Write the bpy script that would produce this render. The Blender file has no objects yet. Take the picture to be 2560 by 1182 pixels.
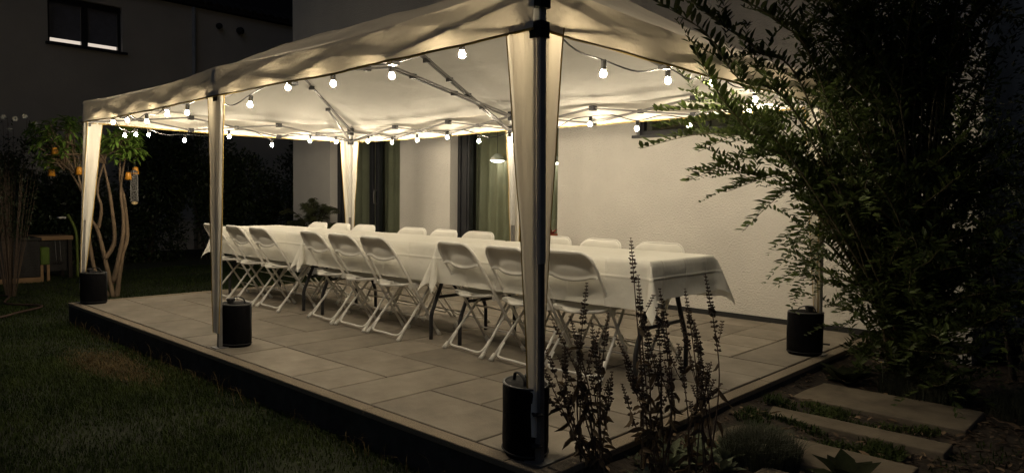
import bpy, math, random
import numpy as np
from mathutils import Vector, Matrix, noise

random.seed(7)
rng = np.random.default_rng(7)
R = math.radians
scene = bpy.context.scene
C = scene.collection

# ------------------------------------------------------------------ camera
cam_data = bpy.data.cameras.new('camera')
cam = bpy.data.objects.new('camera', cam_data)
C.objects.link(cam)
PITCH, YAW, ROLL = -0.0532, -0.7540, 0.0129
fwd = Vector((math.sin(YAW) * math.cos(PITCH), math.cos(YAW) * math.cos(PITCH), math.sin(PITCH)))
rt0 = Vector((math.cos(YAW), -math.sin(YAW), 0))
up0 = rt0.cross(fwd)
rt = rt0 * math.cos(ROLL) + up0 * math.sin(ROLL)
up = -rt0 * math.sin(ROLL) + up0 * math.cos(ROLL)
m = Matrix((rt, up, -fwd)).transposed().to_4x4()
m.translation = Vector((7.9031, -2.1573, 1.0866))
cam.matrix_world = m
cam_data.sensor_width = 36
cam_data.lens = 1778.74 / 2560 * 36
cam_data.clip_start = 0.05
cam_data.clip_end = 400
scene.camera = cam

# ------------------------------------------------------------------ sky, added night fill, exposure
SKY_STRENGTH = 0.15
BULB = 690.0
world = bpy.data.worlds.new('World')
scene.world = world
world.use_nodes = True
wn = world.node_tree.nodes
wl = world.node_tree.links
sky = wn.new('ShaderNodeTexSky')
sky.sky_type = 'NISHITA'
sky.sun_disc = False
sky.sun_elevation = R(-5.0)
sky.sun_rotation = R(200)
wl.new(sky.outputs[0], wn['Background'].inputs[0])
wn['Background'].inputs[1].default_value = SKY_STRENGTH
night_fill_data = bpy.data.lights.new('night_fill_light', 'SUN')  # added lamp without a visible source, gives the walls a faint bluish fill
night_fill_data.energy = 0.09
night_fill_data.angle = R(50)
night_fill_data.color = (0.62, 0.74, 1.0)
night_fill = bpy.data.objects.new('night_fill_light', night_fill_data)
C.objects.link(night_fill)
night_fill.rotation_euler = Vector((-.45, .65, -.62)).to_track_quat('-Z', 'Y').to_euler()
vs = scene.view_settings
vs.view_transform = 'Standard'
vs.look = 'None'
vs.exposure = 0.0
vs.gamma = 1.0
cy = scene.cycles
cy.use_denoising = True
cy.max_bounces = 7
cy.diffuse_bounces = 4
cy.glossy_bounces = 3
cy.transmission_bounces = 4
cy.transparent_max_bounces = 12
cy.caustics_reflective = False
cy.caustics_refractive = False
cy.sample_clamp_indirect = 4.0
cy.use_light_tree = True

# ------------------------------------------------------------------ materials
MATS = {}


def mat(name, col, rough=0.6, var=0.15, scale=6.0, bump=0.0, bscale=60.0, metal=0.0, translucent=0.0,
        col2=None, island=0.0, spec=0.4, transparent=0.0, stretch=None, tcol=None):
    ma = bpy.data.materials.new(name)
    ma.use_nodes = True
    nt = ma.node_tree
    N, L = nt.nodes, nt.links
    bs = N['Principled BSDF']
    out = N['Material Output']
    tc = N.new('ShaderNodeTexCoord')
    mp = N.new('ShaderNodeMapping')
    L.new(tc.outputs['Object'], mp.inputs[0])
    if stretch:
        mp.inputs['Scale'].default_value = stretch
    nz = N.new('ShaderNodeTexNoise')
    nz.inputs['Scale'].default_value = scale
    nz.inputs['Detail'].default_value = 6
    nz.inputs['Roughness'].default_value = 0.6
    L.new(mp.outputs[0], nz.inputs['Vector'])
    rp = N.new('ShaderNodeValToRGB')
    rp.color_ramp.elements[0].position = 0.3
    rp.color_ramp.elements[1].position = 0.7
    c1 = [max(0, c * (1 - var)) for c in col]
    c2 = [min(1, c * (1 + var)) for c in (col2 or col)]
    rp.color_ramp.elements[0].color = (*c1, 1)
    rp.color_ramp.elements[1].color = (*c2, 1)
    L.new(nz.outputs[0], rp.inputs[0])
    csock = rp.outputs[0]
    if island:
        geo = N.new('ShaderNodeNewGeometry')
        oi = N.new('ShaderNodeObjectInfo')
        ad = N.new('ShaderNodeMath')
        ad.operation = 'ADD'
        L.new(geo.outputs['Random Per Island'], ad.inputs[0])
        L.new(oi.outputs['Random'], ad.inputs[1])
        fr = N.new('ShaderNodeMath')
        fr.operation = 'FRACT'
        L.new(ad.outputs[0], fr.inputs[0])
        mr = N.new('ShaderNodeMapRange')
        mr.inputs['To Min'].default_value = 1 - island
        mr.inputs['To Max'].default_value = 1 + island
        L.new(fr.outputs[0], mr.inputs['Value'])
        mx = N.new('ShaderNodeMix')
        mx.data_type = 'RGBA'
        mx.blend_type = 'MULTIPLY'
        mx.inputs['Factor'].default_value = 1.0
        L.new(csock, mx.inputs['A'])
        L.new(mr.outputs[0], mx.inputs['B'])
        csock = mx.outputs['Result']
    L.new(csock, bs.inputs['Base Color'])
    bs.inputs['Roughness'].default_value = rough
    bs.inputs['Metallic'].default_value = metal
    bs.inputs['Specular IOR Level'].default_value = spec
    nsock = None
    if bump:
        b = N.new('ShaderNodeBump')
        b.inputs['Strength'].default_value = bump
        b.inputs['Distance'].default_value = 0.01
        n2 = N.new('ShaderNodeTexNoise')
        n2.inputs['Scale'].default_value = bscale
        n2.inputs['Detail'].default_value = 5
        L.new(mp.outputs[0], n2.inputs['Vector'])
        L.new(n2.outputs[0], b.inputs['Height'])
        L.new(b.outputs[0], bs.inputs['Normal'])
        nsock = b.outputs[0]
    sh = bs.outputs[0]
    if translucent:
        t = N.new('ShaderNodeBsdfTranslucent')
        if tcol:
            t.inputs[0].default_value = (*tcol, 1)
        else:
            L.new(csock, t.inputs[0])
        if nsock:
            L.new(nsock, t.inputs['Normal'])
        mix = N.new('ShaderNodeMixShader')
        mix.inputs[0].default_value = translucent
        L.new(sh, mix.inputs[1])
        L.new(t.outputs[0], mix.inputs[2])
        sh = mix.outputs[0]
    if transparent:
        t = N.new('ShaderNodeBsdfTransparent')
        mix = N.new('ShaderNodeMixShader')
        mix.inputs[0].default_value = transparent
        L.new(sh, mix.inputs[1])
        L.new(t.outputs[0], mix.inputs[2])
        sh = mix.outputs[0]
    L.new(sh, out.inputs[0])
    MATS[name] = ma
    return ma


def emit(name, col, strength):
    ma = bpy.data.materials.new(name)
    ma.use_nodes = True
    N, L = ma.node_tree.nodes, ma.node_tree.links
    N.remove(N['Principled BSDF'])
    e = N.new('ShaderNodeEmission')
    e.inputs[0].default_value = (*col, 1)
    e.inputs[1].default_value = strength
    L.new(e.outputs[0], N['Material Output'].inputs[0])
    MATS[name] = ma
    return ma


def glass(name, tint=(0.8, 0.85, 0.8), ior=1.5):
    ma = bpy.data.materials.new(name)
    ma.use_nodes = True
    N, L = ma.node_tree.nodes, ma.node_tree.links
    N.remove(N['Principled BSDF'])
    f = N.new('ShaderNodeLayerWeight')
    f.inputs[0].default_value = 0.5
    pw = N.new('ShaderNodeMath')
    pw.operation = 'POWER'
    pw.inputs[1].default_value = 5.0
    L.new(f.outputs['Facing'], pw.inputs[0])
    mu = N.new('ShaderNodeMath')
    mu.operation = 'MULTIPLY_ADD'
    mu.inputs[1].default_value = 0.94
    mu.inputs[2].default_value = 0.05
    L.new(pw.outputs[0], mu.inputs[0])
    t = N.new('ShaderNodeBsdfTransparent')
    t.inputs[0].default_value = (*tint, 1)
    g = N.new('ShaderNodeBsdfGlossy')
    g.inputs['Roughness'].default_value = 0.02
    mx = N.new('ShaderNodeMixShader')
    L.new(mu.outputs[0], mx.inputs[0])
    L.new(t.outputs[0], mx.inputs[1])
    L.new(g.outputs[0], mx.inputs[2])
    L.new(mx.outputs[0], N['Material Output'].inputs[0])
    MATS[name] = ma
    return ma


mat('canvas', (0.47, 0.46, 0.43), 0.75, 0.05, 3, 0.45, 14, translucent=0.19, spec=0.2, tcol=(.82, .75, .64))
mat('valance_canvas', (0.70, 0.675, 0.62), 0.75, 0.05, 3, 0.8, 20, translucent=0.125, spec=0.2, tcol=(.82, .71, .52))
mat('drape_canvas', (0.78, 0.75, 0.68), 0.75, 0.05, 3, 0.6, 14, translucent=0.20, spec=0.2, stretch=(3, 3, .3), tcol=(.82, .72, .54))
mat('binding', (0.42, 0.29, 0.08), 0.8, 0.1)
mat('leg_paint', (0.55, 0.54, 0.52), 0.38, 0.06, 20, metal=0.35)
mat('lower_leg_paint', (0.20, 0.195, 0.19), 0.5, 0.2, 20, metal=0.3)
mat('bar_paint', (0.13, 0.125, 0.12), 0.45, 0.08, 20, metal=0.3)
mat('black_plastic', (0.015, 0.015, 0.017), 0.45, 0.3)
mat('weight_bag', (0.004, 0.004, 0.005), 0.75, 0.4, 12, 0.5, 26, spec=0.10)
mat('webbing', (0.02, 0.02, 0.022), 0.8, 0.3)
mat('weight_lid', (0.06, 0.06, 0.06), 0.4, 0.3)
mat('chair_plastic', (0.76, 0.74, 0.68), 0.38, 0.06, 7, island=0.05)
mat('chair_tube', (0.78, 0.76, 0.71), 0.35, 0.04, 30)
mat('cap_plastic', (0.72, 0.70, 0.64), 0.5, 0.15, 40)
mat('cloth', (0.80, 0.78, 0.71), 0.85, 0.03, 4, 0.5, 16, translucent=0.12, spec=0.15)
cm = MATS['cloth']
N_, L_ = cm.node_tree.nodes, cm.node_tree.links
sep = N_.new('ShaderNodeSeparateXYZ')
L_.new(next(n for n in N_ if n.type == 'TEX_COORD').outputs['Object'], sep.inputs[0])
acc_ = None
for ax_, per in (('X', .15), ('Y', .125), ('Z', .16)):
    pp = N_.new('ShaderNodeMath')
    pp.operation = 'PINGPONG'
    pp.inputs[1].default_value = per
    L_.new(sep.outputs[ax_], pp.inputs[0])
    mr_ = N_.new('ShaderNodeMapRange')
    mr_.interpolation_type = 'SMOOTHSTEP'
    mr_.inputs['From Max'].default_value = .014
    mr_.inputs['To Min'].default_value = 1.0
    mr_.inputs['To Max'].default_value = 0.0
    L_.new(pp.outputs[0], mr_.inputs['Value'])
    if acc_ is None:
        acc_ = mr_.outputs[0]
    else:
        ad_ = N_.new('ShaderNodeMath')
        L_.new(acc_, ad_.inputs[0])
        L_.new(mr_.outputs[0], ad_.inputs[1])
        acc_ = ad_.outputs[0]
b2 = N_.new('ShaderNodeBump')
b2.inputs['Strength'].default_value = 0.55
b2.inputs['Distance'].default_value = 0.006
L_.new(acc_, b2.inputs['Height'])
b1 = next(n for n in N_ if n.type == 'BUMP' and n != b2)
L_.new(b2.outputs[0], b1.inputs['Normal'])
mat('table_plastic', (0.65, 0.65, 0.62), 0.6)
mat('table_leg', (0.028, 0.028, 0.03), 0.4, 0.2)
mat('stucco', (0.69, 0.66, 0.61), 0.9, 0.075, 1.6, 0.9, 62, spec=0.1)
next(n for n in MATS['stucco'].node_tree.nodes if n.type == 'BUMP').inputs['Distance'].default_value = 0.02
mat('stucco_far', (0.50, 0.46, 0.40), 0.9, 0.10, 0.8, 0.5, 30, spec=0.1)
mat('plinth', (0.02, 0.02, 0.02), 0.8)
mat('frame_anthracite', (0.022, 0.023, 0.027), 0.4, 0.2)
glass('pane_glass', (0.9, 0.93, 0.9))
mat('curtain_green', (0.46, 0.44, 0.33), 0.9, 0.12, 3, 0.2, 200, translucent=0.3, spec=0.1)
mat('floor_inside', (0.2, 0.15, 0.1), 0.6)
mat('lamp_shade', (0.75, 0.74, 0.7), 0.5)
emit('lamp_glow', (1.0, 0.93, 0.78), 9.0)
mat('slab', (0.26, 0.228, 0.185), 0.75, 0.30, 2.8, 0.2, 110, island=0.17, spec=0.3)
mat('kerb', (0.25, 0.205, 0.15), 0.9, 0.3, 140, 0.6, 220)
mat('bedding', (0.035, 0.03, 0.024), 0.95, 0.2, 20)
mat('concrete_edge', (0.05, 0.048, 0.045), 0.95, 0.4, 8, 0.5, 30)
mat('soil', (0.035, 0.026, 0.018), 0.95, 0.5, 14, 0.8, 30)
mat('lawn', (0.016, 0.022, 0.008), 0.95, 0.5, 9, 0.6, 60)
mat('grass_blade', (0.020, 0.046, 0.008), 0.75, 0.45, 2.2, translucent=0.2, island=0.6, col2=(0.036, 0.050, 0.010), spec=0.2)
mat('dry_blade', (0.12, 0.088, 0.042), 0.8, 0.3, 3, translucent=0.2, island=0.4, spec=0.1)
mat('step_slab', (0.165, 0.137, 0.10), 0.9, 0.30, 5, 0.5, 60, spec=0.15)
mat('mulch', (0.085, 0.058, 0.038), 0.9, 0.4, 10, island=0.6)
mat('dry_leaf', (0.20, 0.135, 0.08), 0.8, 0.3, 10, translucent=0.2, island=0.5)
mat('willow_leaf', (0.040, 0.066, 0.014), 0.5, 0.25, 5, translucent=0.2, island=0.5, col2=(0.062, 0.082, 0.02), spec=0.3)
mat('willow_twig', (0.10, 0.085, 0.045), 0.8, 0.3, 20)
mat('laurel_leaf', (0.13, 0.22, 0.04), 0.42, 0.2, 8, translucent=0.28, island=0.3, spec=0.4)
mat('bark', (0.17, 0.12, 0.075), 0.9, 0.35, 18, 0.6, 40, stretch=(1, 1, .3))
mat('hedge_leaf', (0.028, 0.042, 0.017), 0.5, 0.3, 4, translucent=0.1, island=0.5)
mat('maple_leaf', (0.075, 0.085, 0.035), 0.6, 0.2, 5, translucent=0.25, island=0.3)
mat('dark_wood', (0.03, 0.022, 0.016), 0.8, 0.3)
mat('dry_flower', (0.070, 0.048, 0.037), 0.9, 0.4, 30, island=0.4)
mat('dry_stem', (0.10, 0.07, 0.05), 0.9, 0.3, 30)
mat('shrivelled_leaf', (0.10, 0.07, 0.04), 0.85, 0.4, 20, translucent=0.2, island=0.5)
mat('ear_leaf', (0.19, 0.215, 0.14), 0.95, 0.15, 14, 0.6, 120, translucent=0.12, island=0.2, spec=0.1)
mat('broad_leaf', (0.022, 0.027, 0.012), 0.9, 0.3, 10, translucent=0.1, island=0.4, spec=0.1)
mat('tuft_blade', (0.062, 0.068, 0.042), 0.75, 0.25, 5, translucent=0.15, island=0.4)
mat('petal', (0.7, 0.68, 0.6), 0.7)
mat('yolk', (0.5, 0.33, 0.04), 0.7)
mat('cable', (0.012, 0.012, 0.012), 0.5)
mat('socket', (0.02, 0.02, 0.02), 0.45)
emit('bulb_lit', (1.0, 0.845, 0.61), BULB)
mat('bulb_dark', (0.5, 0.47, 0.4), 0.15)
emit('lantern_glow', (1.0, 0.42, 0.06), 0.35)
mat('lantern_shell', (0.62, 0.27, 0.03), 0.4, 0.1)
mat('wire', (0.16, 0.155, 0.15), 0.4, metal=0.6)
mat('seed_cake', (0.5, 0.38, 0.2), 0.9, 0.3, 40)
mat('wicker', (0.02, 0.018, 0.016), 0.7, 0.4, 40, 0.6, 60)
mat('pale_timber', (0.27, 0.165, 0.08), 0.7, 0.25, 8, stretch=(1, .2, 1))
mat('green_paint', (0.12, 0.16, 0.03), 0.6, 0.2)
mat('green_cloth', (0.09, 0.14, 0.025), 0.9, 0.2)
mat('terracotta', (0.35, 0.10, 0.05), 0.8, 0.15)
mat('red_leaf', (0.28, 0.04, 0.03), 0.7, 0.2)
mat('roof_tile', (0.03, 0.026, 0.025), 0.8, 0.3)
mat('shutter', (0.16, 0.16, 0.19), 0.6, 0.15)
emit('lit_window', (1.0, 0.86, 0.72), 0.75)
mat('pipe_zinc', (0.34, 0.32, 0.29), 0.6)
mat('hose', (0.06, 0.035, 0.028), 0.6)


# ------------------------------------------------------------------ mesh helpers
class MB:
    def __init__(s):
        s.v = []
        s.f = []

    def add(s, vs_, fs_):
        n = len(s.v)
        s.v += [tuple(p) for p in vs_]
        s.f += [tuple(i + n for i in f) for f in fs_]

    def box(s, a, b):
        x0, y0, z0 = a
        x1, y1, z1 = b
        s.add([(x0, y0, z0), (x1, y0, z0), (x1, y1, z0), (x0, y1, z0), (x0, y0, z1), (x1, y0, z1), (x1, y1, z1), (x0, y1, z1)],
              [(3, 2, 1, 0), (4, 5, 6, 7), (0, 1, 5, 4), (1, 2, 6, 5), (2, 3, 7, 6), (3, 0, 4, 7)])

    def tube(s, pts, r, n=8, cap=True, flat=None):
        P = [Vector(p) for p in pts]
        rs = r if isinstance(r, (list, tuple)) else [r] * len(P)
        rings = []
        last = None
        for i, p in enumerate(P):
            d = (P[min(i + 1, len(P) - 1)] - P[max(i - 1, 0)])
            if d.length < 1e-9:
                d = Vector((0, 0, 1))
            d.normalize()
            if last is None:
                ref = Vector((0, 0, 1)) if abs(d.z) < 0.9 else Vector((1, 0, 0))
                a = d.cross(ref).normalized()
            else:
                a = (last - d * last.dot(d)).normalized()
            last = a
            b = d.cross(a)
            ring = []
            for k in range(n):
                t = 2 * math.pi * (k + .5) / n
                ring.append(p + (a * math.cos(t) + b * math.sin(t) * (flat or 1)) * rs[i])
            rings.append(ring)
        n0 = len(s.v)
        for ring in rings:
            s.v += [tuple(q) for q in ring]
        for i in range(len(rings) - 1):
            for k in range(n):
                a = n0 + i * n + k
                b = n0 + i * n + (k + 1) % n
                s.f.append((a, b, b + n, a + n))
        if cap:
            s.f.append(tuple(n0 + k for k in reversed(range(n))))
            s.f.append(tuple(n0 + (len(rings) - 1) * n + k for k in range(n)))

    def lathe(s, prof, n=16, c=(0, 0, 0), sx=1, sy=1):
        n0 = len(s.v)
        for r, z in prof:
            for k in range(n):
                t = 2 * math.pi * k / n
                s.v.append((c[0] + r * math.cos(t) * sx, c[1] + r * math.sin(t) * sy, c[2] + z))
        for i in range(len(prof) - 1):
            for k in range(n):
                a = n0 + i * n + k
                b = n0 + i * n + (k + 1) % n
                s.f.append((a, b, b + n, a + n))
        s.f.append(tuple(n0 + k for k in reversed(range(n))))
        s.f.append(tuple(n0 + (len(prof) - 1) * n + k for k in range(n)))

    def grid(s, nu, nv, fn):
        n0 = len(s.v)
        for j in range(nv + 1):
            for i in range(nu + 1):
                s.v.append(tuple(fn(i / nu, j / nv)))
        for j in range(nv):
            for i in range(nu):
                a = n0 + j * (nu + 1) + i
                s.f.append((a, a + 1, a + nu + 2, a + nu + 1))

    def mesh(s, name, smooth=False):
        me = bpy.data.meshes.new(name)
        me.from_pydata(s.v, [], s.f)
        if smooth:
            me.polygons.foreach_set('use_smooth', [True] * len(me.polygons))
        me.update()
        return me

    def build(s, name, ma, parent=None, smooth=False, bevel=0, kind=None, subsurf=0, solid=0):
        me = s.mesh(name, smooth)
        return link(name, me, ma, parent, bevel, kind, subsurf, solid)


def link(name, me, ma, parent=None, bevel=0, kind=None, subsurf=0, solid=0):
    if ma and not me.materials:
        me.materials.append(MATS[ma])
    o = bpy.data.objects.new(name, me)
    C.objects.link(o)
    if parent:
        o.parent = parent
    if kind:
        o['kind'] = kind
    if solid:
        md = o.modifiers.new('solid', 'SOLIDIFY')
        md.thickness = solid
        md.offset = 0
    if subsurf:
        md = o.modifiers.new('sub', 'SUBSURF')
        md.levels = md.render_levels = subsurf
    if bevel:
        md = o.modifiers.new('bevel', 'BEVEL')
        md.width = bevel
        md.segments = 2
        md.limit_method = 'ANGLE'
        md.angle_limit = R(40)
    return o


def tag(o, label, cat, group=None):
    o['label'] = label
    o['category'] = cat
    if group:
        o['group'] = group
    return o


def thing(name, label, cat, loc=(0, 0, 0), rz=0, group=None):
    o = bpy.data.objects.new(name, None)
    C.objects.link(o)
    o.empty_display_size = 0.1
    o.location = loc
    o.rotation_euler = (0, 0, rz)
    return tag(o, label, cat, group)


def dup(root, loc, rz, label):
    r = root.copy()
    C.objects.link(r)
    r.location = loc
    r.rotation_euler = (0, 0, rz)
    r['label'] = label
    for ch in list(root.children):
        c = ch.copy()
        C.objects.link(c)
        c.parent = r
        for g in list(ch.children):
            d = g.copy()
            C.objects.link(d)
            d.parent = c
    return r


def spline(pts, n=6):
    P = [Vector(p) for p in pts]
    out = []
    for i in range(len(P) - 1):
        p0, p1, p2, p3 = P[max(i - 1, 0)], P[i], P[i + 1], P[min(i + 2, len(P) - 1)]
        for k in range(n):
            t = k / n
            out.append(0.5 * ((2 * p1) + (p2 - p0) * t + (2 * p0 - 5 * p1 + 4 * p2 - p3) * t * t + (3 * p1 - p0 - 3 * p2 + p3) * t ** 3))
    out.append(P[-1])
    return out


def fn(p, s=1.0):
    return noise.noise(Vector(p) * s)


# leaf template in local frame: x along the leaf, y across, z normal (lengths 1)
LEAF_V = np.array([(0, 0, 0), (.28, .38, .05), (.65, .40, .02), (1, 0, -.10), (.65, -.40, .02), (.28, -.38, .05), (.33, 0, -.03), (.68, 0, -.05)], float)
LEAF_F = np.array([(0, 6, 1, -1), (1, 6, 7, 2), (2, 7, 3, -1), (0, 5, 6, -1), (5, 4, 7, 6), (4, 3, 7, -1)])
LEAF_FACES = [tuple(i for i in f if i >= 0) for f in LEAF_F]


def leaf_mesh(name, ma, L=1.0, W=0.3, curl=1.0):
    me = bpy.data.meshes.new(name)
    v = LEAF_V * np.array([L, W, L * curl])
    me.from_pydata([tuple(p) for p in v], [], LEAF_FACES)
    me.polygons.foreach_set('use_smooth', [True] * len(me.polygons))
    me.materials.append(MATS[ma])
    return me


def frames(dirs, ups):
    d = dirs / np.linalg.norm(dirs, axis=1, keepdims=True)
    s = np.cross(ups, d)
    ln = np.linalg.norm(s, axis=1, keepdims=True)
    s = np.where(ln < 1e-4, np.array([[1., 0, 0]]), s / np.maximum(ln, 1e-6))
    n = np.cross(d, s)
    return d, s, n


def leaf_cloud(name, pos, dirs, ups, L, W, ma, parent=None, kind='stuff', simple=False):
    """one mesh of many leaves; pos, dirs, ups (n,3), L, W (n,)"""
    pos, dirs, ups = np.asarray(pos, float), np.asarray(dirs, float), np.asarray(ups, float)
    n = len(pos)
    L = np.broadcast_to(np.asarray(L, float), (n,))
    W = np.broadcast_to(np.asarray(W, float), (n,))
    d, s, nn = frames(dirs, ups)
    if simple:
        T = np.array([(0, 0, 0), (.45, .5, .04), (1, 0, -.08), (.45, -.5, .04)])
        loops = np.array([0, 1, 2, 3])
        starts = [0]
        totals = [4]
    else:
        T = LEAF_V
        loops = np.array([i for f in LEAF_FACES for i in f])
        totals = [len(f) for f in LEAF_FACES]
        starts = list(np.cumsum([0] + totals[:-1]))
    k = len(T)
    P = (pos[:, None, :] + d[:, None, :] * (T[None, :, 0:1] * L[:, None, None]) + s[:, None, :] * (T[None, :, 1:2] * W[:, None, None])
         + nn[:, None, :] * (T[None, :, 2:3] * L[:, None, None])).reshape(-1, 3)
    return np_mesh(name, P, loops, starts, totals, n, k, ma, parent, kind)


def np_mesh(name, P, loops, starts, totals, n, k, ma, parent, kind):
    nl = len(loops)
    me = bpy.data.meshes.new(name)
    me.vertices.add(n * k)
    me.vertices.foreach_set('co', P.astype(np.float32).ravel())
    me.loops.add(n * nl)
    me.loops.foreach_set('vertex_index', (np.arange(n)[:, None] * k + loops[None, :]).astype(np.int32).ravel())
    me.polygons.add(n * len(starts))
    me.polygons.foreach_set('loop_start', (np.arange(n)[:, None] * nl + np.array(starts)[None, :]).astype(np.int32).ravel())
    me.polygons.foreach_set('loop_total', np.tile(np.array(totals, np.int32), n))
    me.polygons.foreach_set('use_smooth', np.ones(n * len(starts), bool))
    me.update(calc_edges=True)
    me.validate()
    return link(name, me, ma, parent, kind=kind)


def blades(name, pos, h, lean, w, ma, parent=None, kind='stuff'):
    """curved grass blades: 5 verts each"""
    n = len(pos)
    a = rng.uniform(0, 2 * np.pi, n)
    ld = np.stack([np.cos(a), np.sin(a), np.zeros(n)], 1)
    sd = np.stack([-np.sin(a), np.cos(a), np.zeros(n)], 1)
    upv = np.array([[0, 0, 1.]])
    h = h[:, None]
    lean = lean[:, None]
    w = np.broadcast_to(np.asarray(w, float), (n,))[:, None]
    p0 = pos - sd * w
    p1 = pos + sd * w
    mid = pos + upv * h * .6 + ld * lean * .35
    p2 = mid + sd * w * .8
    p3 = mid - sd * w * .8
    p4 = pos + upv * h * (1 - .3 * np.minimum(lean / h, 1)) + ld * lean
    P = np.stack([p0, p1, p2, p3, p4], 1).reshape(-1, 3)
    return np_mesh(name, P, np.array([0, 1, 2, 3, 3, 2, 4]), [0, 4], [4, 3], n, 5, ma, parent, kind)


# ================================================================== GROUND
GZ = -0.20
BZ = -0.12
g = MB()
g.add([(-60, -60, GZ), (60, -60, GZ), (60, 60, GZ), (-60, 60, GZ)], [(0, 1, 2, 3)])
ground = g.build('lawn_ground', 'lawn', kind='structure')
b = MB()


def bedz(x, y):
    return BZ + 0.02 * fn((x, y, 0), 2.3) + 0.065 * math.exp(-(x - 6.14) / .16)


b.grid(40, 60, lambda u, v: (6.143 + u * 3.4, -0.9 + v * 7.4, bedz(6.143 + u * 3.4, -0.9 + v * 7.4) - (0.11 if v == 0 else 0)))
b.build('planting_bed', 'soil', smooth=True, kind='structure')

# ---------------------------------------------------------------- patio: base, slabs and kerb stones
pb = MB()
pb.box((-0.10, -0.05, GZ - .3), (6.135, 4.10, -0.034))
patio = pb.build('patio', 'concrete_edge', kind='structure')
bedding = MB()
bedding.box((-0.002, .022, -0.0335), (6.060, 4.095, -0.016))
bedding.build('joint_sand', 'bedding', patio)
X0, Y0, MX, MY = 0.03, 0.03, 0.4017, 0.412
NX, NY = 15, 10
occ = [[None] * NY for _ in range(NX)]
tiles = []


def put(i, j, w, h):
    for a in range(i, i + w):
        for c_ in range(j, j + h):
            if a >= NX or c_ >= NY or occ[a][c_]:
                return False
    for a in range(i, i + w):
        for c_ in range(j, j + h):
            occ[a][c_] = True
    tiles.append((i, j, w, h))
    return True


for t in [(0, 0, 2, 1), (2, 0, 2, 1), (4, 0, 2, 1), (6, 0, 1, 1), (7, 0, 1, 1), (8, 0, 2, 1), (10, 0, 1, 1), (11, 0, 1, 2), (12, 0, 2, 1), (14, 0, 1, 1),
          (9, 1, 2, 1), (8, 1, 1, 2), (12, 1, 1, 1), (13, 1, 2, 1), (12, 2, 1, 2), (9, 2, 1, 1), (10, 2, 2, 1), (4, 1, 1, 2), (5, 1, 2, 1), (1, 1, 1, 1), (0, 1, 1, 2),
          (2, 1, 2, 1), (1, 2, 2, 1), (14, 4, 1, 1), (13, 5, 2, 1), (14, 6, 1, 2), (13, 7, 1, 1), (12, 6, 2, 1), (13, 8, 1, 1), (14, 8, 1, 2), (13, 2, 2, 2)]:
    put(*t)
rs_ = random.Random(5)
for j in range(NY):
    for i in range(NX):
        if not occ[i][j]:
            opts = [(2, 1), (1, 2), (2, 1), (1, 1), (2, 2)]
            rs_.shuffle(opts)
            for w, h in opts:
                if put(i, j, w, h):
                    break
            else:
                put(i, j, 1, 1)
slab_me = {}
for (i, j, w, h) in tiles:
    key = (w, h, j + h == NY)
    if key not in slab_me:
        q = MB()
        gw = w * MX - 0.011
        gh = h * MY - 0.011 - (0.05 if j + h == NY else 0)
        bv = 0.004
        q.add([(0, 0, -.03), (gw, 0, -.03), (gw, gh, -.03), (0, gh, -.03), (0, 0, -bv), (gw, 0, -bv), (gw, gh, -bv), (0, gh, -bv),
               (bv, bv, 0), (gw - bv, bv, 0), (gw - bv, gh - bv, 0), (bv, gh - bv, 0)],
              [(0, 1, 5, 4), (1, 2, 6, 5), (2, 3, 7, 6), (3, 0, 4, 7), (4, 5, 9, 8), (5, 6, 10, 9), (6, 7, 11, 10), (7, 4, 8, 11), (8, 9, 10, 11)])
        slab_me[key] = q.mesh('paving_slab')
        slab_me[key].materials.append(MATS['slab'])
    o = bpy.data.objects.new('paving_slab', slab_me[key])
    C.objects.link(o)
    o.parent = patio
    o.location = (X0 + i * MX, Y0 + j * MY, rs_.uniform(-.0015, .0015))
    o.rotation_euler = (rs_.uniform(-.002, .002), rs_.uniform(-.002, .002), 0)


def kerb(x0, y0, x1, y1):
    q = MB()
    q.box((x0, y0, -0.033), (x1, y1, -0.001))
    q.build('kerb_stone', 'kerb', patio, bevel=0.005)


k = -0.10
while k < 6.0:
    k2 = min(k + 1.0, 6.136)
    kerb(k + .002, -0.057, k2 - .002, 0.020)
    k = k2
k = 0.026
while k < 4.0:
    k2 = min(k + 1.0, 4.09)
    kerb(6.062, k + .002, 6.140, k2 - .002)
    kerb(-0.10, k + .002, 0.0, k2 - .002)
    k = k2

# ================================================================== HOUSE
HY = 4.10
HX0, HX1, HZ1 = -3.07, 6.80, 6.2
D1 = (-1.94, -0.16)
D2 = (0.90, 2.73)
DZ = 2.25
WW = (3.77, 5.30, 1.75, 2.12)
house = thing('rendered_house', 'cream rendered house with two dark glass doors facing the patio', 'house', (0, HY, 0))
h = MB()
T = .30


def hb(x0, x1, z0, z1):
    h.box((x0, 0, z0), (x1, T, z1))


hb(HX0, D1[0], GZ - .1, DZ)
hb(D1[1], D2[0], GZ - .1, DZ)
hb(D2[1], WW[0], GZ - .1, DZ)
hb(WW[0], WW[1], GZ - .1, WW[2])
hb(WW[0], WW[1], WW[3], DZ)
hb(WW[1], HX1, GZ - .1, DZ)
hb(HX0, HX1, DZ, HZ1)
hb(D1[0], D1[1], GZ - .1, 0.0)
hb(D2[0], D2[1], GZ - .1, 0.0)
h.box((HX0, T, GZ - .1), (HX0 + T, 5.0, HZ1))
h.box((HX1 - T, T, GZ - .1), (HX1, 5.0, HZ1))
h.box((HX0, 5.0, GZ - .1), (HX1, 5.3, HZ1))
h.build('wall', 'stucco', house)
q = MB()
q.box((HX0 - .2, -.25, HZ1), (HX1 + .2, 5.5, HZ1 + .2))
q.build('roof_slab', 'plinth', house)
q = MB()
q.box((HX0 + T, T, 2.6), (HX1 - T, 5.0, 2.7))
q.build('ceiling', 'stucco', house)
q = MB()
q.box((HX0 + T, T, -.1), (HX1 - T, 5.0, -.003))
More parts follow.
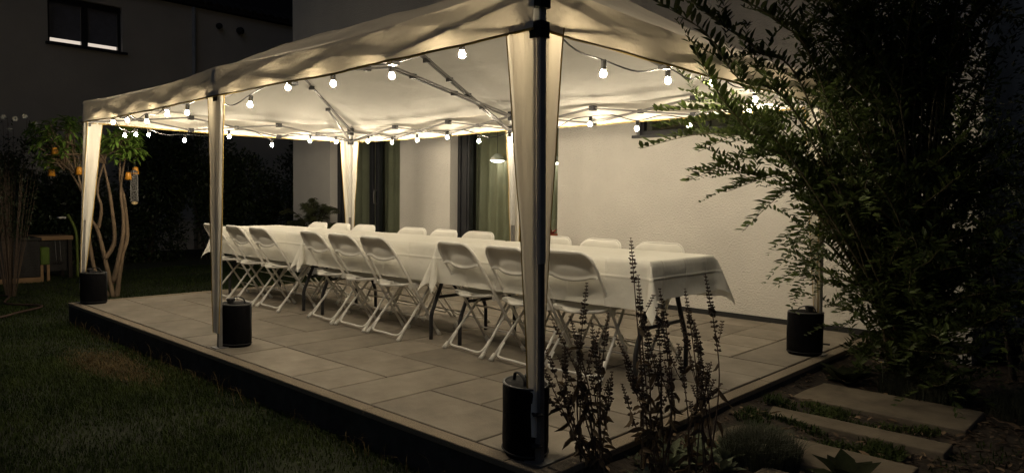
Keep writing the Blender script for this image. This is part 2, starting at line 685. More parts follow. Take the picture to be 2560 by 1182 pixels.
q.build('room_floor', 'floor_inside', house)
for a, c_ in ((HX0, D1[0]), (D1[1], D2[0]), (D2[1], HX1)):
    q = MB()
    q.box((a + .002, -.012, -.003), (c_ - .002, 0.0, 0.045))
    q.build('plinth', 'plinth', house)


def sliding_door(x0, x1, bars, name):
    d = MB()
    y0, y1 = .13, .22
    d.box((x0, y0, 0.0), (x1, y1, .07))
    d.box((x0, y0, DZ - .08), (x1, y1, DZ))
    f = d.build('sliding_door', 'frame_anthracite', house, bevel=.004)
    f['label'] = name
    for (a, c_, yy0, yy1) in bars:
        e = MB()
        e.box((a, yy0, .071), (c_, yy1, DZ - .081))
        e.build('stile', 'frame_anthracite', f, bevel=.004)
    return f


# far door
f = sliding_door(D1[0], D1[1], [(-1.938, -1.86, .13, .22), (-1.858, -1.80, .15, .24), (-1.06, -.985, .12, .17), (-.98, -.90, .175, .225), (-.895, -.845, .12, .215), (-.235, -.162, .13, .22)],
                 'dark framed glass door at the far end')
for a, c_, y in ((-1.80, -1.06, .185), (-.845, -.235, .15)):
    q = MB()
    q.box((a, y, .071), (c_, y + .012, DZ - .081))
    q.build('pane', 'pane_glass', f)
q = MB()
q.tube(spline([(-.87, .115, .98), (-.87, .07, .99), (-.87, .065, 1.08), (-.87, .07, 1.17), (-.87, .115, 1.18)], 4), .009, 8)
q.build('handle', 'wire', f, smooth=True)
# near door
f = sliding_door(D2[0], D2[1], [(.902, .95, .13, .22), (.955, 1.0, .15, .24), (1.005, 1.06, .14, .22), (1.065, 1.10, .15, .23), (1.90, 2.03, .12, .21), (2.655, 2.728, .13, .22)],
                 'wide dark framed glass door behind the table')
for a, c_, y in ((1.10, 1.90, .185), (2.03, 2.655, .15)):
    q = MB()
    q.box((a, y, .071), (c_, y + .012, DZ - .081))
    q.build('pane', 'pane_glass', f)
# strip window
w = MB()
w.box((WW[0], .06, WW[2]), (WW[1], .12, WW[2] + .05))
w.box((WW[0], .06, WW[3] - .05), (WW[1], .12, WW[3]))
for xx in (WW[0], 4.5, WW[1] - .05):
    w.box((xx, .061, WW[2] + .05), (xx + .05, .119, WW[3] - .05))
wo = w.build('strip_window', 'frame_anthracite', house, bevel=.003)
for a, c_ in ((WW[0] + .05, 4.5), (4.55, WW[1] - .05)):
    q = MB()
    q.box((a, .085, WW[2] + .05), (c_, .095, WW[3] - .05))
    q.build('pane', 'pane_glass', wo)
q = MB()
q.box((WW[0] - .03, -.045, WW[2] - .03), (WW[1] + .03, .058, WW[2] - .001))
q.build('sill', 'frame_anthracite', wo, bevel=.003)


def curtain(x0, x1, y, z0, z1, amp, waves, label, seed):
    q = MB()

    def f_(u, v):
        x = x0 + (x1 - x0) * u
        ph = u * waves * 2 * math.pi + 1.3 * fn((u * 4, seed, 0))
        return (x, y + amp * (.55 + .45 * (1 - v)) * math.sin(ph) + .015 * fn((u * 9, v * 2, seed)), z0 + (z1 - z0) * v)

    q.grid(int(waves * 10), 14, f_)
    o = q.build('curtain', 'curtain_green', smooth=True)
    tag(o, label, 'curtain', 'green curtains behind the glass doors')


curtain(.98, 1.83, HY + .40, .02, 2.5, .045, 5.5, 'green curtain behind the left pane of the wide glass door', 1)
curtain(1.87, 2.70, HY + .41, .02, 2.5, .045, 6.5, 'green curtain behind the right pane of the wide glass door', 2)
curtain(-.99, -.15, HY + .36, .02, 2.5, .03, 5.5, 'green curtain behind the right pane of the far glass door', 3)
curtain(-1.90, -1.05, HY + .36, .02, 2.5, .03, 4.5, 'dim green curtain behind the left pane of the far glass door', 4)


def pendant(x, y, z, label):
    t = thing('pendant_lamp', label, 'lamp', (x, y, z), 0, 'pendant lamps behind the glass')
    q = MB()
    q.lathe([(.012, .10), (.03, .095), (.07, .06), (.10, .02), (.103, .008), (.097, .008), (.065, .053), (.028, .085)], 20)
    q.build('shade', 'lamp_shade', t, smooth=True)
    q = MB()
    q.lathe([(.001, -.022), (.06, -.012), (.096, .010), (.001, .02)], 20)
    q.build('diffuser', 'lamp_glow', t, smooth=True)
    q = MB()
    q.tube([(0, 0, .10), (0, 0, 2.6 - z - .002)], .004, 6)
    q.build('cord', 'cable', t)


pendant(1.50, HY + .27, 1.56, 'lit white pendant lamp behind the left pane of the wide door')
pendant(2.43, HY + .27, 1.51, 'lit white pendant lamp behind the right pane of the wide door')

# ================================================================== NEIGHBOUR HOUSE
NXF = -9.0
nb = thing('neighbour_house', 'unlit neighbouring house with a roller shutter window at upper left', 'house', (NXF, 0, 0))
h = MB()
wy0, wy1, wz0, wz1 = 2.02, 3.42, 4.14, 5.10
for (a, c_, z0, z1) in ((-8, wy0, GZ - .1, 5.42), (wy1, 11, GZ - .1, 5.42), (wy0, wy1, GZ - .1, wz0), (wy0, wy1, wz1, 5.42)):
    h.box((-.3, a, z0), (0, c_, z1))
h.box((-7, -8, GZ - .1), (-.3, -7.7, 5.42))
h.box((-7, 10.7, GZ - .1), (-.3, 11, 5.42))
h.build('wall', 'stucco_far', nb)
r = MB()
for s_ in (0,):
    r.add([(.12, -8.3, 5.44), (.12, 11.3, 5.44), (-3.6, 11.3, 7.4), (-3.6, -8.3, 7.4), (.12, -8.3, 5.54), (.12, 11.3, 5.54), (-3.6, 11.3, 7.5), (-3.6, -8.3, 7.5),
           (-7.3, -8.3, 5.44), (-7.3, 11.3, 5.44), (-7.3, 11.3, 5.54), (-7.3, -8.3, 5.54)],
          [(0, 1, 2, 3), (7, 6, 5, 4), (0, 4, 5, 1), (3, 2, 9, 8), (11, 10, 6, 7), (8, 9, 10, 11)])
ro = r.build('roof', 'roof_tile', nb)
tq = MB()
tq.tube([(.14, 0, 0), (-.30, 0, .232)], .10, 8, flat=.55)
tm = tq.mesh('eaves_tile')
tm.materials.append(MATS['roof_tile'])
yy = -2.0
while yy < 11.2:
    o = bpy.data.objects.new('eaves_tile', tm)
    C.objects.link(o)
    o.parent = ro
    o.location = (0, yy, 5.52 + .012 * fn((yy, 3, 1), 3))
    yy += .22
q = MB()
q.box((-.20, wy0, wz0), (-.14, wy1, wz0 + .05))
q.box((-.20, wy0, wz1 - .12), (-.10, wy1, wz1))
for y in (wy0, (wy0 + wy1) / 2 - .06, wy1 - .06):
    q.box((-.195, y, wz0 + .05), (-.115, y + (.12 if y not in (wy0, wy1 - .06) else .06), wz1 - .12))
win = q.build('window', 'frame_anthracite', nb)
q = MB()
q.box((-.215, wy0 + .06, wz0 + .05), (-.205, wy1 - .06, wz1 - .12))
q.build('pane', 'lit_window', win)
q = MB()
q.box((-.02, wy0 - .05, wz0 - .05), (.07, wy1 + .08, wz0 - .001))
q.build('sill', 'frame_anthracite', win)
for half in (0, 1):
    a = wy0 + .062 if half == 0 else (wy0 + wy1) / 2 + .062
    c_ = (wy0 + wy1) / 2 - .062 if half == 0 else wy1 - .062
    z = wz0 + .125
    while z < wz1 - .10:
        q = MB()
        q.box((-.18, a, z), (-.165, c_, z + .040))
        q.build('shutter_slat', 'shutter', win)
        z += .0415
for y, z, rr in ((5.53, 5.08, .07), (6.05, 5.06, .09)):
    q = MB()
    q.lathe([(rr * .4, .0), (rr, .02), (rr * .95, .10), (rr * .5, .16)], 10)
    o = q.build('wall_vent', 'plinth', nb, smooth=True)
    o.rotation_euler = (0, R(90), 0)
    o.location = (0, y, z)
q = MB()
q.tube([(.06, 4.93, GZ), (.06, 4.93, 5.4)], .045, 10)
q.build('downpipe', 'pipe_zinc', nb, smooth=True)

# ================================================================== GAZEBO
FOOT = {'C': (-.01, .02), 'B': (2.96, .06), 'A': (6.02, .01), 'D': (6.06, 3.05), 'F': (3.08, 3.03), 'E': (.20, 3.04)}
TOP = {'C': (.14, .05), 'B': (3.0, .05), 'A': (5.985, .01), 'D': (6.05, 3.0), 'F': (3.06, 3.0), 'E': (.28, 3.0)}
ZV, ZT, ZR = 1.765, 1.968, 2.60
gz = thing('party_gazebo', 'cream canvas pop-up party gazebo on six legs hung with lit bulbs', 'gazebo', (3, 1.5, 0))


def G(p):
    return (p[0] - 3, p[1] - 1.5, p[2])


def lerp(a, b_, t):
    return a + (b_ - a) * t


def plan(u, v):
    """u 0..1 along length, v 0..1 across"""
    def side(c_, m_, a_, u):
        if u < .5:
            t = u * 2
            return (lerp(TOP[c_][0], TOP[m_][0], t), lerp(TOP[c_][1], TOP[m_][1], t))
        t = u * 2 - 1
        return (lerp(TOP[m_][0], TOP[a_][0], t), lerp(TOP[m_][1], TOP[a_][1], t))
    f0 = side('C', 'B', 'A', u)
    b0 = side('E', 'F', 'D', u)
    return lerp(f0[0], b0[0], v), lerp(f0[1], b0[1], v)


def roofz(u, v):
    dv = min(v, 1 - v) / .5
    du = min(u, 1 - u) / .19
    t = min(dv, du, 1)
    gg = t - .085 * math.sin(math.pi * t)
    z = ZT + (ZR - ZT) * gg
    # slight sag between legs and strut lines
    bay = abs(math.sin(2 * math.pi * u)) if dv < du else abs(math.sin(math.pi * v))
    z -= .045 * bay * (1 - t) ** 2
    x, y = plan(u, v)
    z += .012 * fn((x, y, 0), 1.6) * min(1, t * 4 + .2) + .004 * fn((x, y, 4), 6.0)
    z -= .006 * max(0, .2 - abs(fn((x * 1.0 + y * .5, y * 2.2, 8), 1.6))) / .2 * min(1, t * 5)
    return z


q = MB()


def roof_fn(u, v):
    x, y = plan(u, v)
    return G((x, y, roofz(u, v)))


q.grid(180, 90, roof_fn)
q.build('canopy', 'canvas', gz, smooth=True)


def valance(a, b_, ua, va, ub, vb, out, seed):
    """hanging strip between two leg tops"""
    q = MB()
    bot = []
    nu, nv = 110, 12

    def f_(s, t):
        u, v = lerp(ua, ub, s), lerp(va, vb, s)
        x, y = plan(u, v)
        zt = roofz(u, v)
        zb = ZV - .012 * math.sin(math.pi * s) + .006 * fn((s * 5, seed, 0))
        z = lerp(zt, zb, t)
        bow = .012 * fn((s * 4.5 + t * 1.5, t * 1.2, seed)) + .010 * fn((s * 14 + 5 * t, t * 2.5, seed + 9))
        bow -= .009 * max(0, .22 - abs(fn((s * 8 - 2.2 * t, t * 1.4, seed + 4)))) / .22
        bow *= math.sin(math.pi * min(1, s * 8, (1 - s) * 8) * .5) * (.25 + .75 * t)
        k_ = .012 + bow + .006 * t
        return G((x + out[0] * k_ * (t > 0), y + out[1] * k_ * (t > 0), z))

    q.grid(nu, nv, f_)
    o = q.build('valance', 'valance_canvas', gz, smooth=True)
    pts = [f_(i / nu, 1) for i in range(nu + 1)]
    q = MB()
    q.tube(pts, .006, 5)
    q.build('binding', 'binding', o)


valance('C', 'B', 0, 0, .5, 0, (0, -1), 1)
valance('B', 'A', .5, 0, 1, 0, (0, -1), 2)
valance('E', 'F', 0, 1, .5, 1, (0, 1), 3)
valance('F', 'D', .5, 1, 1, 1, (0, 1), 4)
valance('C', 'E', 0, 0, 0, 1, (-1, 0), 5)
valance('A', 'D', 1, 0, 1, 1, (1, 0), 6)


def sq_tube(mb, a, b_, w, w2=None):
    mb.tube([a, b_], w * .707, 4, flat=(w2 / w if w2 else None))


for nme in 'CBADFE':
    f3 = Vector((FOOT[nme][0], FOOT[nme][1], .006))
    t3 = Vector((TOP[nme][0], TOP[nme][1], 1.95))
    mid = f3.lerp(t3, .42)
    ins = Vector((0.0, .022 if nme in 'CBA' else -.022, 0))
    q = MB()
    sq_tube(q, G(mid + ins), G(t3 + ins), .036)
    lo = q.build('leg', 'leg_paint', gz, bevel=.003)
    q = MB()
    sq_tube(q, G(f3 + ins), G(mid + ins + Vector((0, 0, .01))), .029)
    q.build('lower_tube', 'lower_leg_paint', lo, bevel=.002)
    q = MB()
    p = f3 + ins
    q.box(G((p.x - .045, p.y - .045, .001)), G((p.x + .045, p.y + .045, .007)))
    q.build('foot_plate', 'lower_leg_paint', lo)
    p = t3 + ins
    for pn, zc, hh, ww in (('corner_bracket', 1.895, .045, .032), ('slider', 1.765, .034, .030)):
        q = MB()
        q.box(G((p.x - ww, p.y - ww, zc - hh)), G((p.x + ww, p.y + ww, zc + hh)))
        q.build(pn, 'black_plastic', lo, bevel=.004)


def drape(nme, ax, w, seed):
    f3 = Vector((FOOT[nme][0], FOOT[nme][1], 0))
    t3 = Vector((TOP[nme][0], TOP[nme][1], 1.95))
    axv = Vector((ax[0], ax[1], 0))
    nrm = Vector((-ax[1], ax[0], 0))
    q = MB()
    zb = .11

    def f_(s, t):
        z = lerp(ZV + .03, zb, t)
        p = f3.lerp(t3, z / 1.95)
        ww = lerp(w, .034, t ** .92) * (1 + .06 * math.sin(4 * t + seed))
        wob = (.016 * math.sin(s * 9 + seed + 2 * t) + .012 * fn((s * 3, t * 5, seed))) * (.35 + .65 * (1 - t))
        outp = -.004 if nme in 'CBA' else .004
        p = p + axv * (ww * s) + nrm * wob * s
        return G((p.x, p.y + outp, z))

    q.grid(10, 30, f_)
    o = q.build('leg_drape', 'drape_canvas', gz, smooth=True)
    q = MB()
    q.tube([f_(1, i / 24) for i in range(25)], .0035, 5)
    q.build('binding', 'binding', o)


drape('A', (-1, 0), .165, 1)
drape('A', (0, 1), .15, 2)
drape('B', (-1, 0), .13, 3)
drape('B', (1, 0), .13, 4)
drape('C', (0, 1), .19, 5)
drape('C', (1, 0), .10, 6)
drape('E', (0, -1), .16, 7)
drape('E', (1, 0), .16, 8)
drape('F', (-1, 0), .12, 9)
drape('F', (1, 0), .10, 10)
drape('D', (-1, 0), .15, 11)
drape('D', (0, -1), .15, 12)


def bar(a, b_, w=.026, t=.015):
    q = MB()
    sq_tube(q, G(a), G(b_), w, t)
    q.build('truss_bar', 'bar_paint', gz)


def joint(p, s=.016):
    q = MB()
    q.box((-s * 1.2, -s * 1.2, -s), (s * 1.2, s * 1.2, s))
    o = q.build('truss_joint', 'black_plastic', gz, bevel=.003)
    o.location = G(p)


def truss(a, b_, inset):
    A_, B_ = Vector((*TOP[a], 0)), Vector((*TOP[b_], 0))
    n = 3
    zt, zb = 1.895, 1.765
    pts = [A_.lerp(B_, i / n) + Vector((inset[0], inset[1], 0)) for i in range(n + 1)]
    off = (B_ - A_).normalized().cross(Vector((0, 0, 1))) * .009
    for i in range(n):
        p, r_ = pts[i], pts[i + 1]
        bar((*(p + off).xy, zb), (*(r_ + off).xy, zt))
        bar((*(p - off).xy, zt), (*(r_ - off).xy, zb))
        mid = (p + r_) / 2
        joint((mid.x, mid.y, (zt + zb) / 2), .017)
        if i:
            joint((p.x, p.y, zt), .022)
            joint((p.x, p.y, zb), .020)
    return pts


truss('C', 'B', (0, .035))
truss('B', 'A', (0, .035))
truss('E', 'F', (0, -.035))
truss('F', 'D', (0, -.035))
truss('C', 'E', (.035, 0))
truss('A', 'D', (-.035, 0))
# middle truss between the two mid legs, rising to the ridge
for sgn in (0, 1):
    yb = 2.96 if sgn else .09
    s_ = -1 if sgn else 1
    for dx in (-.03, .03):
        bar((3.03 + dx, yb, 1.90), (3.03 + dx, yb + s_ * 1.45, 2.17), .022)
        bar((3.03 + dx * .6, yb, 1.76), (3.03 + dx * .6, 1.5 - s_ * .10, 2.45), .022)
    for dy, z in ((.36, 1.945), (.72, 2.035), (1.2, 2.125)):
        joint((3.03, yb + s_ * dy, z), .02)
    for dy, z in ((.55, 2.035), (.78, 2.15), (1.05, 2.28)):
        joint((3.03, yb + s_ * dy, z), .02)
# hip struts to the two peaks
for nme, px in (('C', 1.22), ('E', 1.22), ('A', 4.85), ('D', 4.85)):
    x, y = TOP[nme]
    s_ = 1 if y < 1 else -1
    a3 = Vector((x + (.03 if x < 3 else -.03), y + s_ * .03, 1.90))
    pk = Vector((px, 1.5 - s_ * .03, 2.545))
    a4 = Vector((a3.x, a3.y, 1.755))
    bar(a3, a3.lerp(pk, .98) - Vector((0, 0, .02)), .024)
    m4 = a3.lerp(pk, .38) - Vector((0, 0, .06))
    bar(a4, m4, .02)
    joint(m4, .018)
    joint(a3.lerp(pk, .62) - Vector((0, 0, .03)), .02)
bar((1.22, 1.5, 2.53), (4.85, 1.5, 2.53), .024, .016)
for px in (1.22, 4.85):
    joint((px, 1.5, 2.535), .035)

# ------------------------------------------------------------------ weight bags at the legs
wb = thing('weight_bag', 'tmp', 'weight bag', (0, 0, 0), 0, 'black weight bags at the gazebo legs')
q = MB()
prof = [(.108, .0), (.118, .012), (.122, .06), (.121, .18), (.123, .285), (.119, .302), (.112, .306)]
q.lathe(prof, 28, sx=1.0, sy=.78)
bo = q.build('bag', 'weight_bag', wb, smooth=True)
q = MB()
ring = [(.118 * math.cos(t * math.pi / 14), .092 * math.sin(t * math.pi / 14), .304) for t in range(29)]
q.tube(ring, .006, 6, cap=False)
q.build('rim', 'weight_lid', bo, smooth=True)
q = MB()
q.tube([(.121 * math.cos(t * math.pi / 14), .0945 * math.sin(t * math.pi / 14), .022) for t in range(29)], .004, 6, cap=False)
q.build('bottom_piping', 'webbing', bo, smooth=True)
q = MB()
q.tube([(-.118, -.012, .02), (-.122, -.012, .15), (-.121, -.012, .30)], .006, 6)
q.build('side_seam', 'webbing', bo, smooth=True)
q = MB()
q.lathe([(.026, .305), (.026, .325), (.03, .326), (.03, .343), (.022, .347)], 14, c=(.025, .015, 0))
q.build('filler_cap', 'black_plastic', wb, smooth=False)
q = MB()
q.tube(spline([(-.06, -.03, .303), (-.05, -.03, .335), (0, -.035, .350), (.05, -.03, .335), (.06, -.03, .303)], 5), .008, 6, flat=.5)
q.build('handle', 'webbing', wb, smooth=True)
for z in (.06, .19):
    q = MB()
    q.tube([(.108, 0, z + .02), (.165, -.015, z + .02)], .03, 4, flat=.12)
    q.build('strap', 'webbing', wb)
wb.location = (5.90, .075, 0)
wb.rotation_euler = (0, 0, R(-25))
wb['label'] = 'large black weight bag at the nearest gazebo leg, beside the dried flowers'
dup(wb, (2.955, .20, 0), R(205), 'black weight bag at the middle front gazebo leg on the lawn side')
dup(wb, (.105, .115, 0), R(225), 'black weight bag at the far left gazebo leg beside the many-stemmed tree')
dup(wb, (5.975, 2.985, 0), R(30), 'black weight bag at the right gazebo leg, half under the leafy shrub')

# ------------------------------------------------------------------ string of bulbs
sl = thing('string_lights', 'string of clear globe bulbs strung under the gazebo edge, lit warm white', 'string lights', (3, 1.5, 1.7))
front = [(5.398, .15, 1.759), (4.859, .15, 1.717), (4.306, .15, 1.731), (3.798, .15, 1.759), (3.299, .15, 1.692), (2.789, .15, 1.698), (2.283, .15, 1.712), (1.895, .15, 1.727), (1.454, .15, 1.70), (1.0, .15, 1.74), (.60, .16, 1.745)]
left = [(-.30, .557, 1.700), (-.28, .66, 1.715), (-.26, .78, 1.72), (.36, .908, 1.64), (.36, 1.384, 1.714), (.36, 1.881, 1.655), (.36, 2.365, 1.733), (.38, 2.709, 1.742)]
back = [(.852, 2.84, 1.738), (1.316, 2.84, 1.703), (1.766, 2.84, 1.71), (2.26, 2.84, 1.716), (2.736, 2.84, 1.655), (3.167, 2.84, 1.655), (3.709, 2.84, 1.655), (4.123, 2.84, 1.739), (4.605, 2.84, 1.673), (5.085, 2.84, 1.668), (5.568, 2.84, 1.745)]
right = [(5.88, 2.259, 1.74), (5.88, 1.682, 1.77), (5.88, 1.195, 1.721), (5.88, .613, 1.679), (5.84, .24, 1.79)]
allb = front + left + back + right
bq = MB()
bprof = [(.007, .026), (.010, .020)] + [(.0165 * math.cos(a), .0165 * math.sin(a)) for a in [math.pi / 3 - i * (math.pi / 3 + math.pi / 2 - .1) / 6 for i in range(7)]]
bq.lathe(bprof, 12)
bm = bq.mesh('bulb', True)
bm.materials.append(MATS['bulb_lit'])
sq = MB()
sq.lathe([(.013, .020), (.0145, .023), (.0145, .062), (.009, .068)], 10)
sm = sq.mesh('socket', False)
sm.materials.append(MATS['socket'])
for (x, y, z) in allb + [(.10, 2.13, 1.86)]:
    o = bpy.data.objects.new('socket', sm)
    C.objects.link(o)
    o.parent = sl
    o.location = (x - 3, y - 1.5, z - 1.7)
    o.rotation_euler = (random.uniform(-.15, .15), random.uniform(-.15, .15), 0)
    o2 = bpy.data.objects.new('bulb', bm)
    C.objects.link(o2)
    o2.parent = o
    if (x, y, z) == (.10, 2.13, 1.86):
        o2.data = bm.copy()
        o2.data.materials[0] = MATS['bulb_dark']
        o2['label'] = 'unlit bulb'
cpts = []
loop = allb
for i, p in enumerate(loop):
    a = Vector(p) + Vector((-3, -1.5, -1.7 + .066))
    cpts.append(a)
    nx_ = Vector(loop[(i + 1) % len(loop)]) + Vector((-3, -1.5, -1.7 + .066))
    if i == len(loop) - 1:
        break
    mid = (a + nx_) / 2
    mid.z += random.choice([-.05, -.035, .03, .05])
    mid.z = min(mid.z, .10)
    cpts.append(mid)
q = MB()
q.tube(spline(cpts, 5), .0046, 5)
q.build('cable', 'cable', sl, smooth=True)

# ================================================================== TABLES AND CLOTHS
TZ = .735
TY0, TY1 = 1.30, 2.05


def table(x0, label):
    x1 = x0 + 1.80
    t = thing('folding_table', label, 'table', ((x0 + x1) / 2, (TY0 + TY1) / 2, 0), 0, 'folding tables in one long row')
    q = MB()
    q.box((-.90, -.372, TZ - .045), (.90, .372, TZ))
    q.build('tabletop', 'table_plastic', t, bevel=.01)
    for sx in (-1, 1):
        xf = sx * .765
        for sy in (-1, 1):
            q = MB()
            q.tube(spline([(xf, sy * .295, .0), (xf, sy * .295, .13), (xf, sy * .285, .21), (xf, sy * .20, .40), (xf, sy * .15, .55), (xf, sy * .15, TZ - .046)], 3), .0155, 8)
            q.build('leg', 'table_leg', t, smooth=True)
        q = MB()
        q.tube([(xf, -.235, .32), (xf, .235, .32)], .012, 8)
        q.build('crossbar', 'table_leg', t, smooth=True)
        q = MB()
        q.tube([(xf, 0, .33), (sx * .30, 0, TZ - .05)], .010, 8)
        q.build('brace', 'table_leg', t, smooth=True)


def cloth(x0, ohx0, ohx1, ohy, seed, label):
    x1 = x0 + 1.80
    ohy0, ohy1 = ohy
    cx, cy_ = (x0 + x1) / 2, (TY0 + TY1) / 2
    sx0, sx1 = x0 - ohx0, x1 + ohx1
    sy0, sy1 = TY0 - ohy0, TY1 + ohy1

    def axis(lo, a, c_, hi, nin, nout):
        return [lerp(lo, a, i / nout) for i in range(nout)] + [lerp(a, c_, i / nin) for i in range(nin)] + [lerp(c_, hi, i / nout) for i in range(nout + 1)]

    xs = axis(sx0, x0, x1, sx1, 44, 12)
    ys = axis(sy0, TY0, TY1, sy1, 18, 14)
    q = MB()
    for y in ys:
        for x in xs:
            dx = x0 - x if x < x0 else (x - x1 if x > x1 else 0)
            dy = TY0 - y if y < TY0 else (y - TY1 if y > TY1 else 0)
            ex = -1 if x < x0 else 1
            ey = -1 if y < TY0 else 1
            bx = min(max(x, x0 - .004), x1 + .004)
            by = min(max(y, TY0 - .004), TY1 + .004)
            r_ = math.hypot(dx, dy)
            z = TZ + .004
            if r_ > 0:
                edge = 1 - math.exp(-r_ / .012)
                drop = r_ * .985
                fold = (.020 * fn((x * 5.5, y * 2.5, seed)) + .010 * fn((x * 15, y * 5, seed + 3))) * min(1, r_ / .2)
                if dx and dy:
                    a = math.atan2(dy, dx)
                    sw = math.sin(2 * a)
                    flare = r_ * (.07 + .34 * sw)
                    bx += ex * (flare * math.cos(a) + .006 * edge)
                    by += ey * (flare * math.sin(a) + .006 * edge)
                    z -= drop * (.985 - .05 * sw)
                elif dx:
                    bx += ex * (.008 * edge + .05 * dx + fold)
                    z -= drop
                else:
                    by += ey * (.006 * edge + .02 * dy + fold)
                    z -= drop
            else:
                z += .0025 * fn((x * 6, y * 6, seed)) + .0018
            q.v.append((bx - cx, by - cy_, z))
    n = len(xs)
    for j in range(len(ys) - 1):
        for i in range(n - 1):
            a = j * n + i
            q.f.append((a, a + 1, a + n + 1, a + n))
    o = q.build('tablecloth', 'cloth', smooth=True)
    o.location = (cx, cy_, 0)
    tag(o, label, 'tablecloth', 'white tablecloths over the row of tables')


table(.22, 'folding table with dark legs, farthest of the row')
table(2.075, 'folding table with dark legs, middle of the row')
table(3.93, 'folding table with dark legs, nearest the camera')
cloth(.22, .26, .24, (.285, .29), 1, 'white tablecloth on the farthest table, by the middle front leg')
cloth(2.075, .22, .24, (.285, .28), 5, 'white tablecloth over the middle table of the row')
cloth(3.93, .26, .225, (.285, .27), 9, 'white tablecloth on the nearest table, its shaded end facing right')


# ================================================================== CHAIRS
def make_chair():
    t = thing('folding_chair', 'tmp', 'chair', (0, 0, 0), 0, 'white folding chairs along the tables')
    # side line of the uprights: from (y=-.095, z=.78) to (y=.40, z=.0)
    H = .778

    def upl(z, off=0):
        return .40 - .495 * (z / H) + off

    wx = .205
    rad = .010
    pts = []
    for z in (.015, .2, .4, .55, .66):
        pts.append((-wx - .004, upl(z), z))
    rc = .085
    for a in range(0, 91, 15):
        an = R(180 - a)
        x = -wx + rc + rc * math.cos(an)
        z = H - rc * 1.1 + rc * 1.1 * math.sin(an)
        pts.append((x, upl(z), z))
    pts = pts + [(-p[0], p[1], p[2]) for p in reversed(pts)]
    q = MB()
    q.tube(pts, rad, 8)
    q.build('back_frame', 'chair_tube', t, smooth=True)
    # moulded backrest with a scooped middle and a rolled lower edge
    q = MB()
    slope = Vector((0, -.495, H)).normalized()
    nrm = Vector((0, H, .495)).normalized()

    def bk(u, v, side):
        s = u * 2 - 1
        x = s * (wx - .004)
        ztop = H - .004
        e = max(0, abs(x) - (wx - rc)) / rc
        ztop -= rc * 1.1 * (1 - math.sqrt(max(0, 1 - min(e, .98) ** 2)))
        zbot = .632 - .022 * (1 - s * s)
        z = lerp(zbot, ztop, v)
        p = Vector((x, upl(z), z))
        edge = max(abs(s), v) ** 10
        dish = .026 * (1 - edge) - .016 * (1 - s * s) * (1 - .5 * v)
        oval = .013 * max(0, 1 - (s / .66) ** 2 - ((v - .05) / .42) ** 2) ** .5
        lip = .020 * math.exp(-(v / .045) ** 2)
        if side < 0:
            p += nrm * (-.006 + dish - oval - lip)
        else:
            p += nrm * (.010 + dish * .55)
        return p

    n0 = 0
    for side in (-1, 1):
        q.grid(24, 22, lambda u, v: bk(u if side > 0 else 1 - u, v, side))
    nu, nv = 24, 22
    off = (nu + 1) * (nv + 1)
    for i in range(nu):
        q.f.append((i + 1, i, off + nu - i, off + nu - i - 1))
        a = nv * (nu + 1)
        q.f.append((a + i, a + i + 1, off + a + nu - i - 1, off + a + nu - i))
    q.build('backrest', 'chair_plastic', t, smooth=True)
    # seat
    q = MB()

    def st(u, v, top):
        s = u * 2 - 1
        y = lerp(.030, .445, v)
        wv = .190 if v > .12 else .190 * (1 - .55 * (1 - v / .12) ** 2)
        x = s * wv * (1 - .06 * v)
        yy_ = y - .03 * (1 - s * s) * (1 - v) ** 3 + .02 * (1 - s * s) * v ** 4
        z = .425 + .012 * (v - .5) - .016 * math.exp(-((s / .55) ** 2 + ((v - .45) / .35) ** 2)) + .010 * abs(s) ** 3 * (1 - v) - .02 * max(0, v - .85) * 5 * .4
        if not top:
            z -= .020 if (0 < u < 1 and 0 < v < 1) else .016
        return (x, yy_, z)

    q.grid(14, 14, lambda u, v: st(u, v, True))
    q.grid(14, 14, lambda u, v: st(1 - u, v, False))
    n = 14
    off = 15 * 15
    for i in range(n):
        q.f.append((i + 1, i, off + n - i, off + n - i - 1))
        a = n * 15
        q.f.append((a + i, a + i + 1, off + a + n - i - 1, off + a + n - i))
        q.f.append((i * 15, (i + 1) * 15, off + (i + 1) * 15 + n, off + i * 15 + n))
        q.f.append(((i + 1) * 15 + n, i * 15 + n, off + i * 15, off + (i + 1) * 15))
    q.build('seat', 'chair_plastic', t, smooth=True)
    # rear legs
    def leg_pt(s, z):
        k = z / .40
        return (s * lerp(.218, .172, k), lerp(.0, .335, k), z)
    for s in (-1, 1):
        q = MB()
        q.tube([leg_pt(s, .012), leg_pt(s, .20), leg_pt(s, .405)], .0095, 8)
        q.build('rear_leg', 'chair_tube', t, smooth=True)
    q = MB()
    a, c_ = leg_pt(-1, .12), leg_pt(1, .12)
    q.tube(spline([(a[0] + .012, a[1], .12), (a[0] + .014, a[1] - .045, .065), (a[0] + .045, a[1] - .075, .036), (0, a[1] - .075, .034), (c_[0] - .045, c_[1] - .075, .036), (c_[0] - .014, c_[1] - .045, .065), (c_[0] - .012, c_[1], .12)], 5), .0075, 8)
    q.build('floor_bar', 'chair_tube', t, smooth=True)
    for z in (.30, .13):
        q = MB()
        if z == .13:
            q.tube([(-wx - .003, upl(z), z), (wx + .003, upl(z), z)], .006, 6)
        else:
            p1, p2 = leg_pt(-1, z), leg_pt(1, z)
            q.tube([p1, p2], .006, 6)
        q.build('crossbar', 'chair_tube', t, smooth=True)
    for s in (-1, 1):
        for (fx, fy, d) in ((s * .218, .0, (0, .335, .40)), (s * (wx + .004), .40, (0, -.495, .778))):
            q = MB()
            dv = Vector(d).normalized()
            p = Vector((fx, fy, .004))
            q.tube([p, p + dv * .02, p + dv * .055], [.017, .0145, .0115], 10)
            q.build('foot_cap', 'cap_plastic', t, smooth=True)
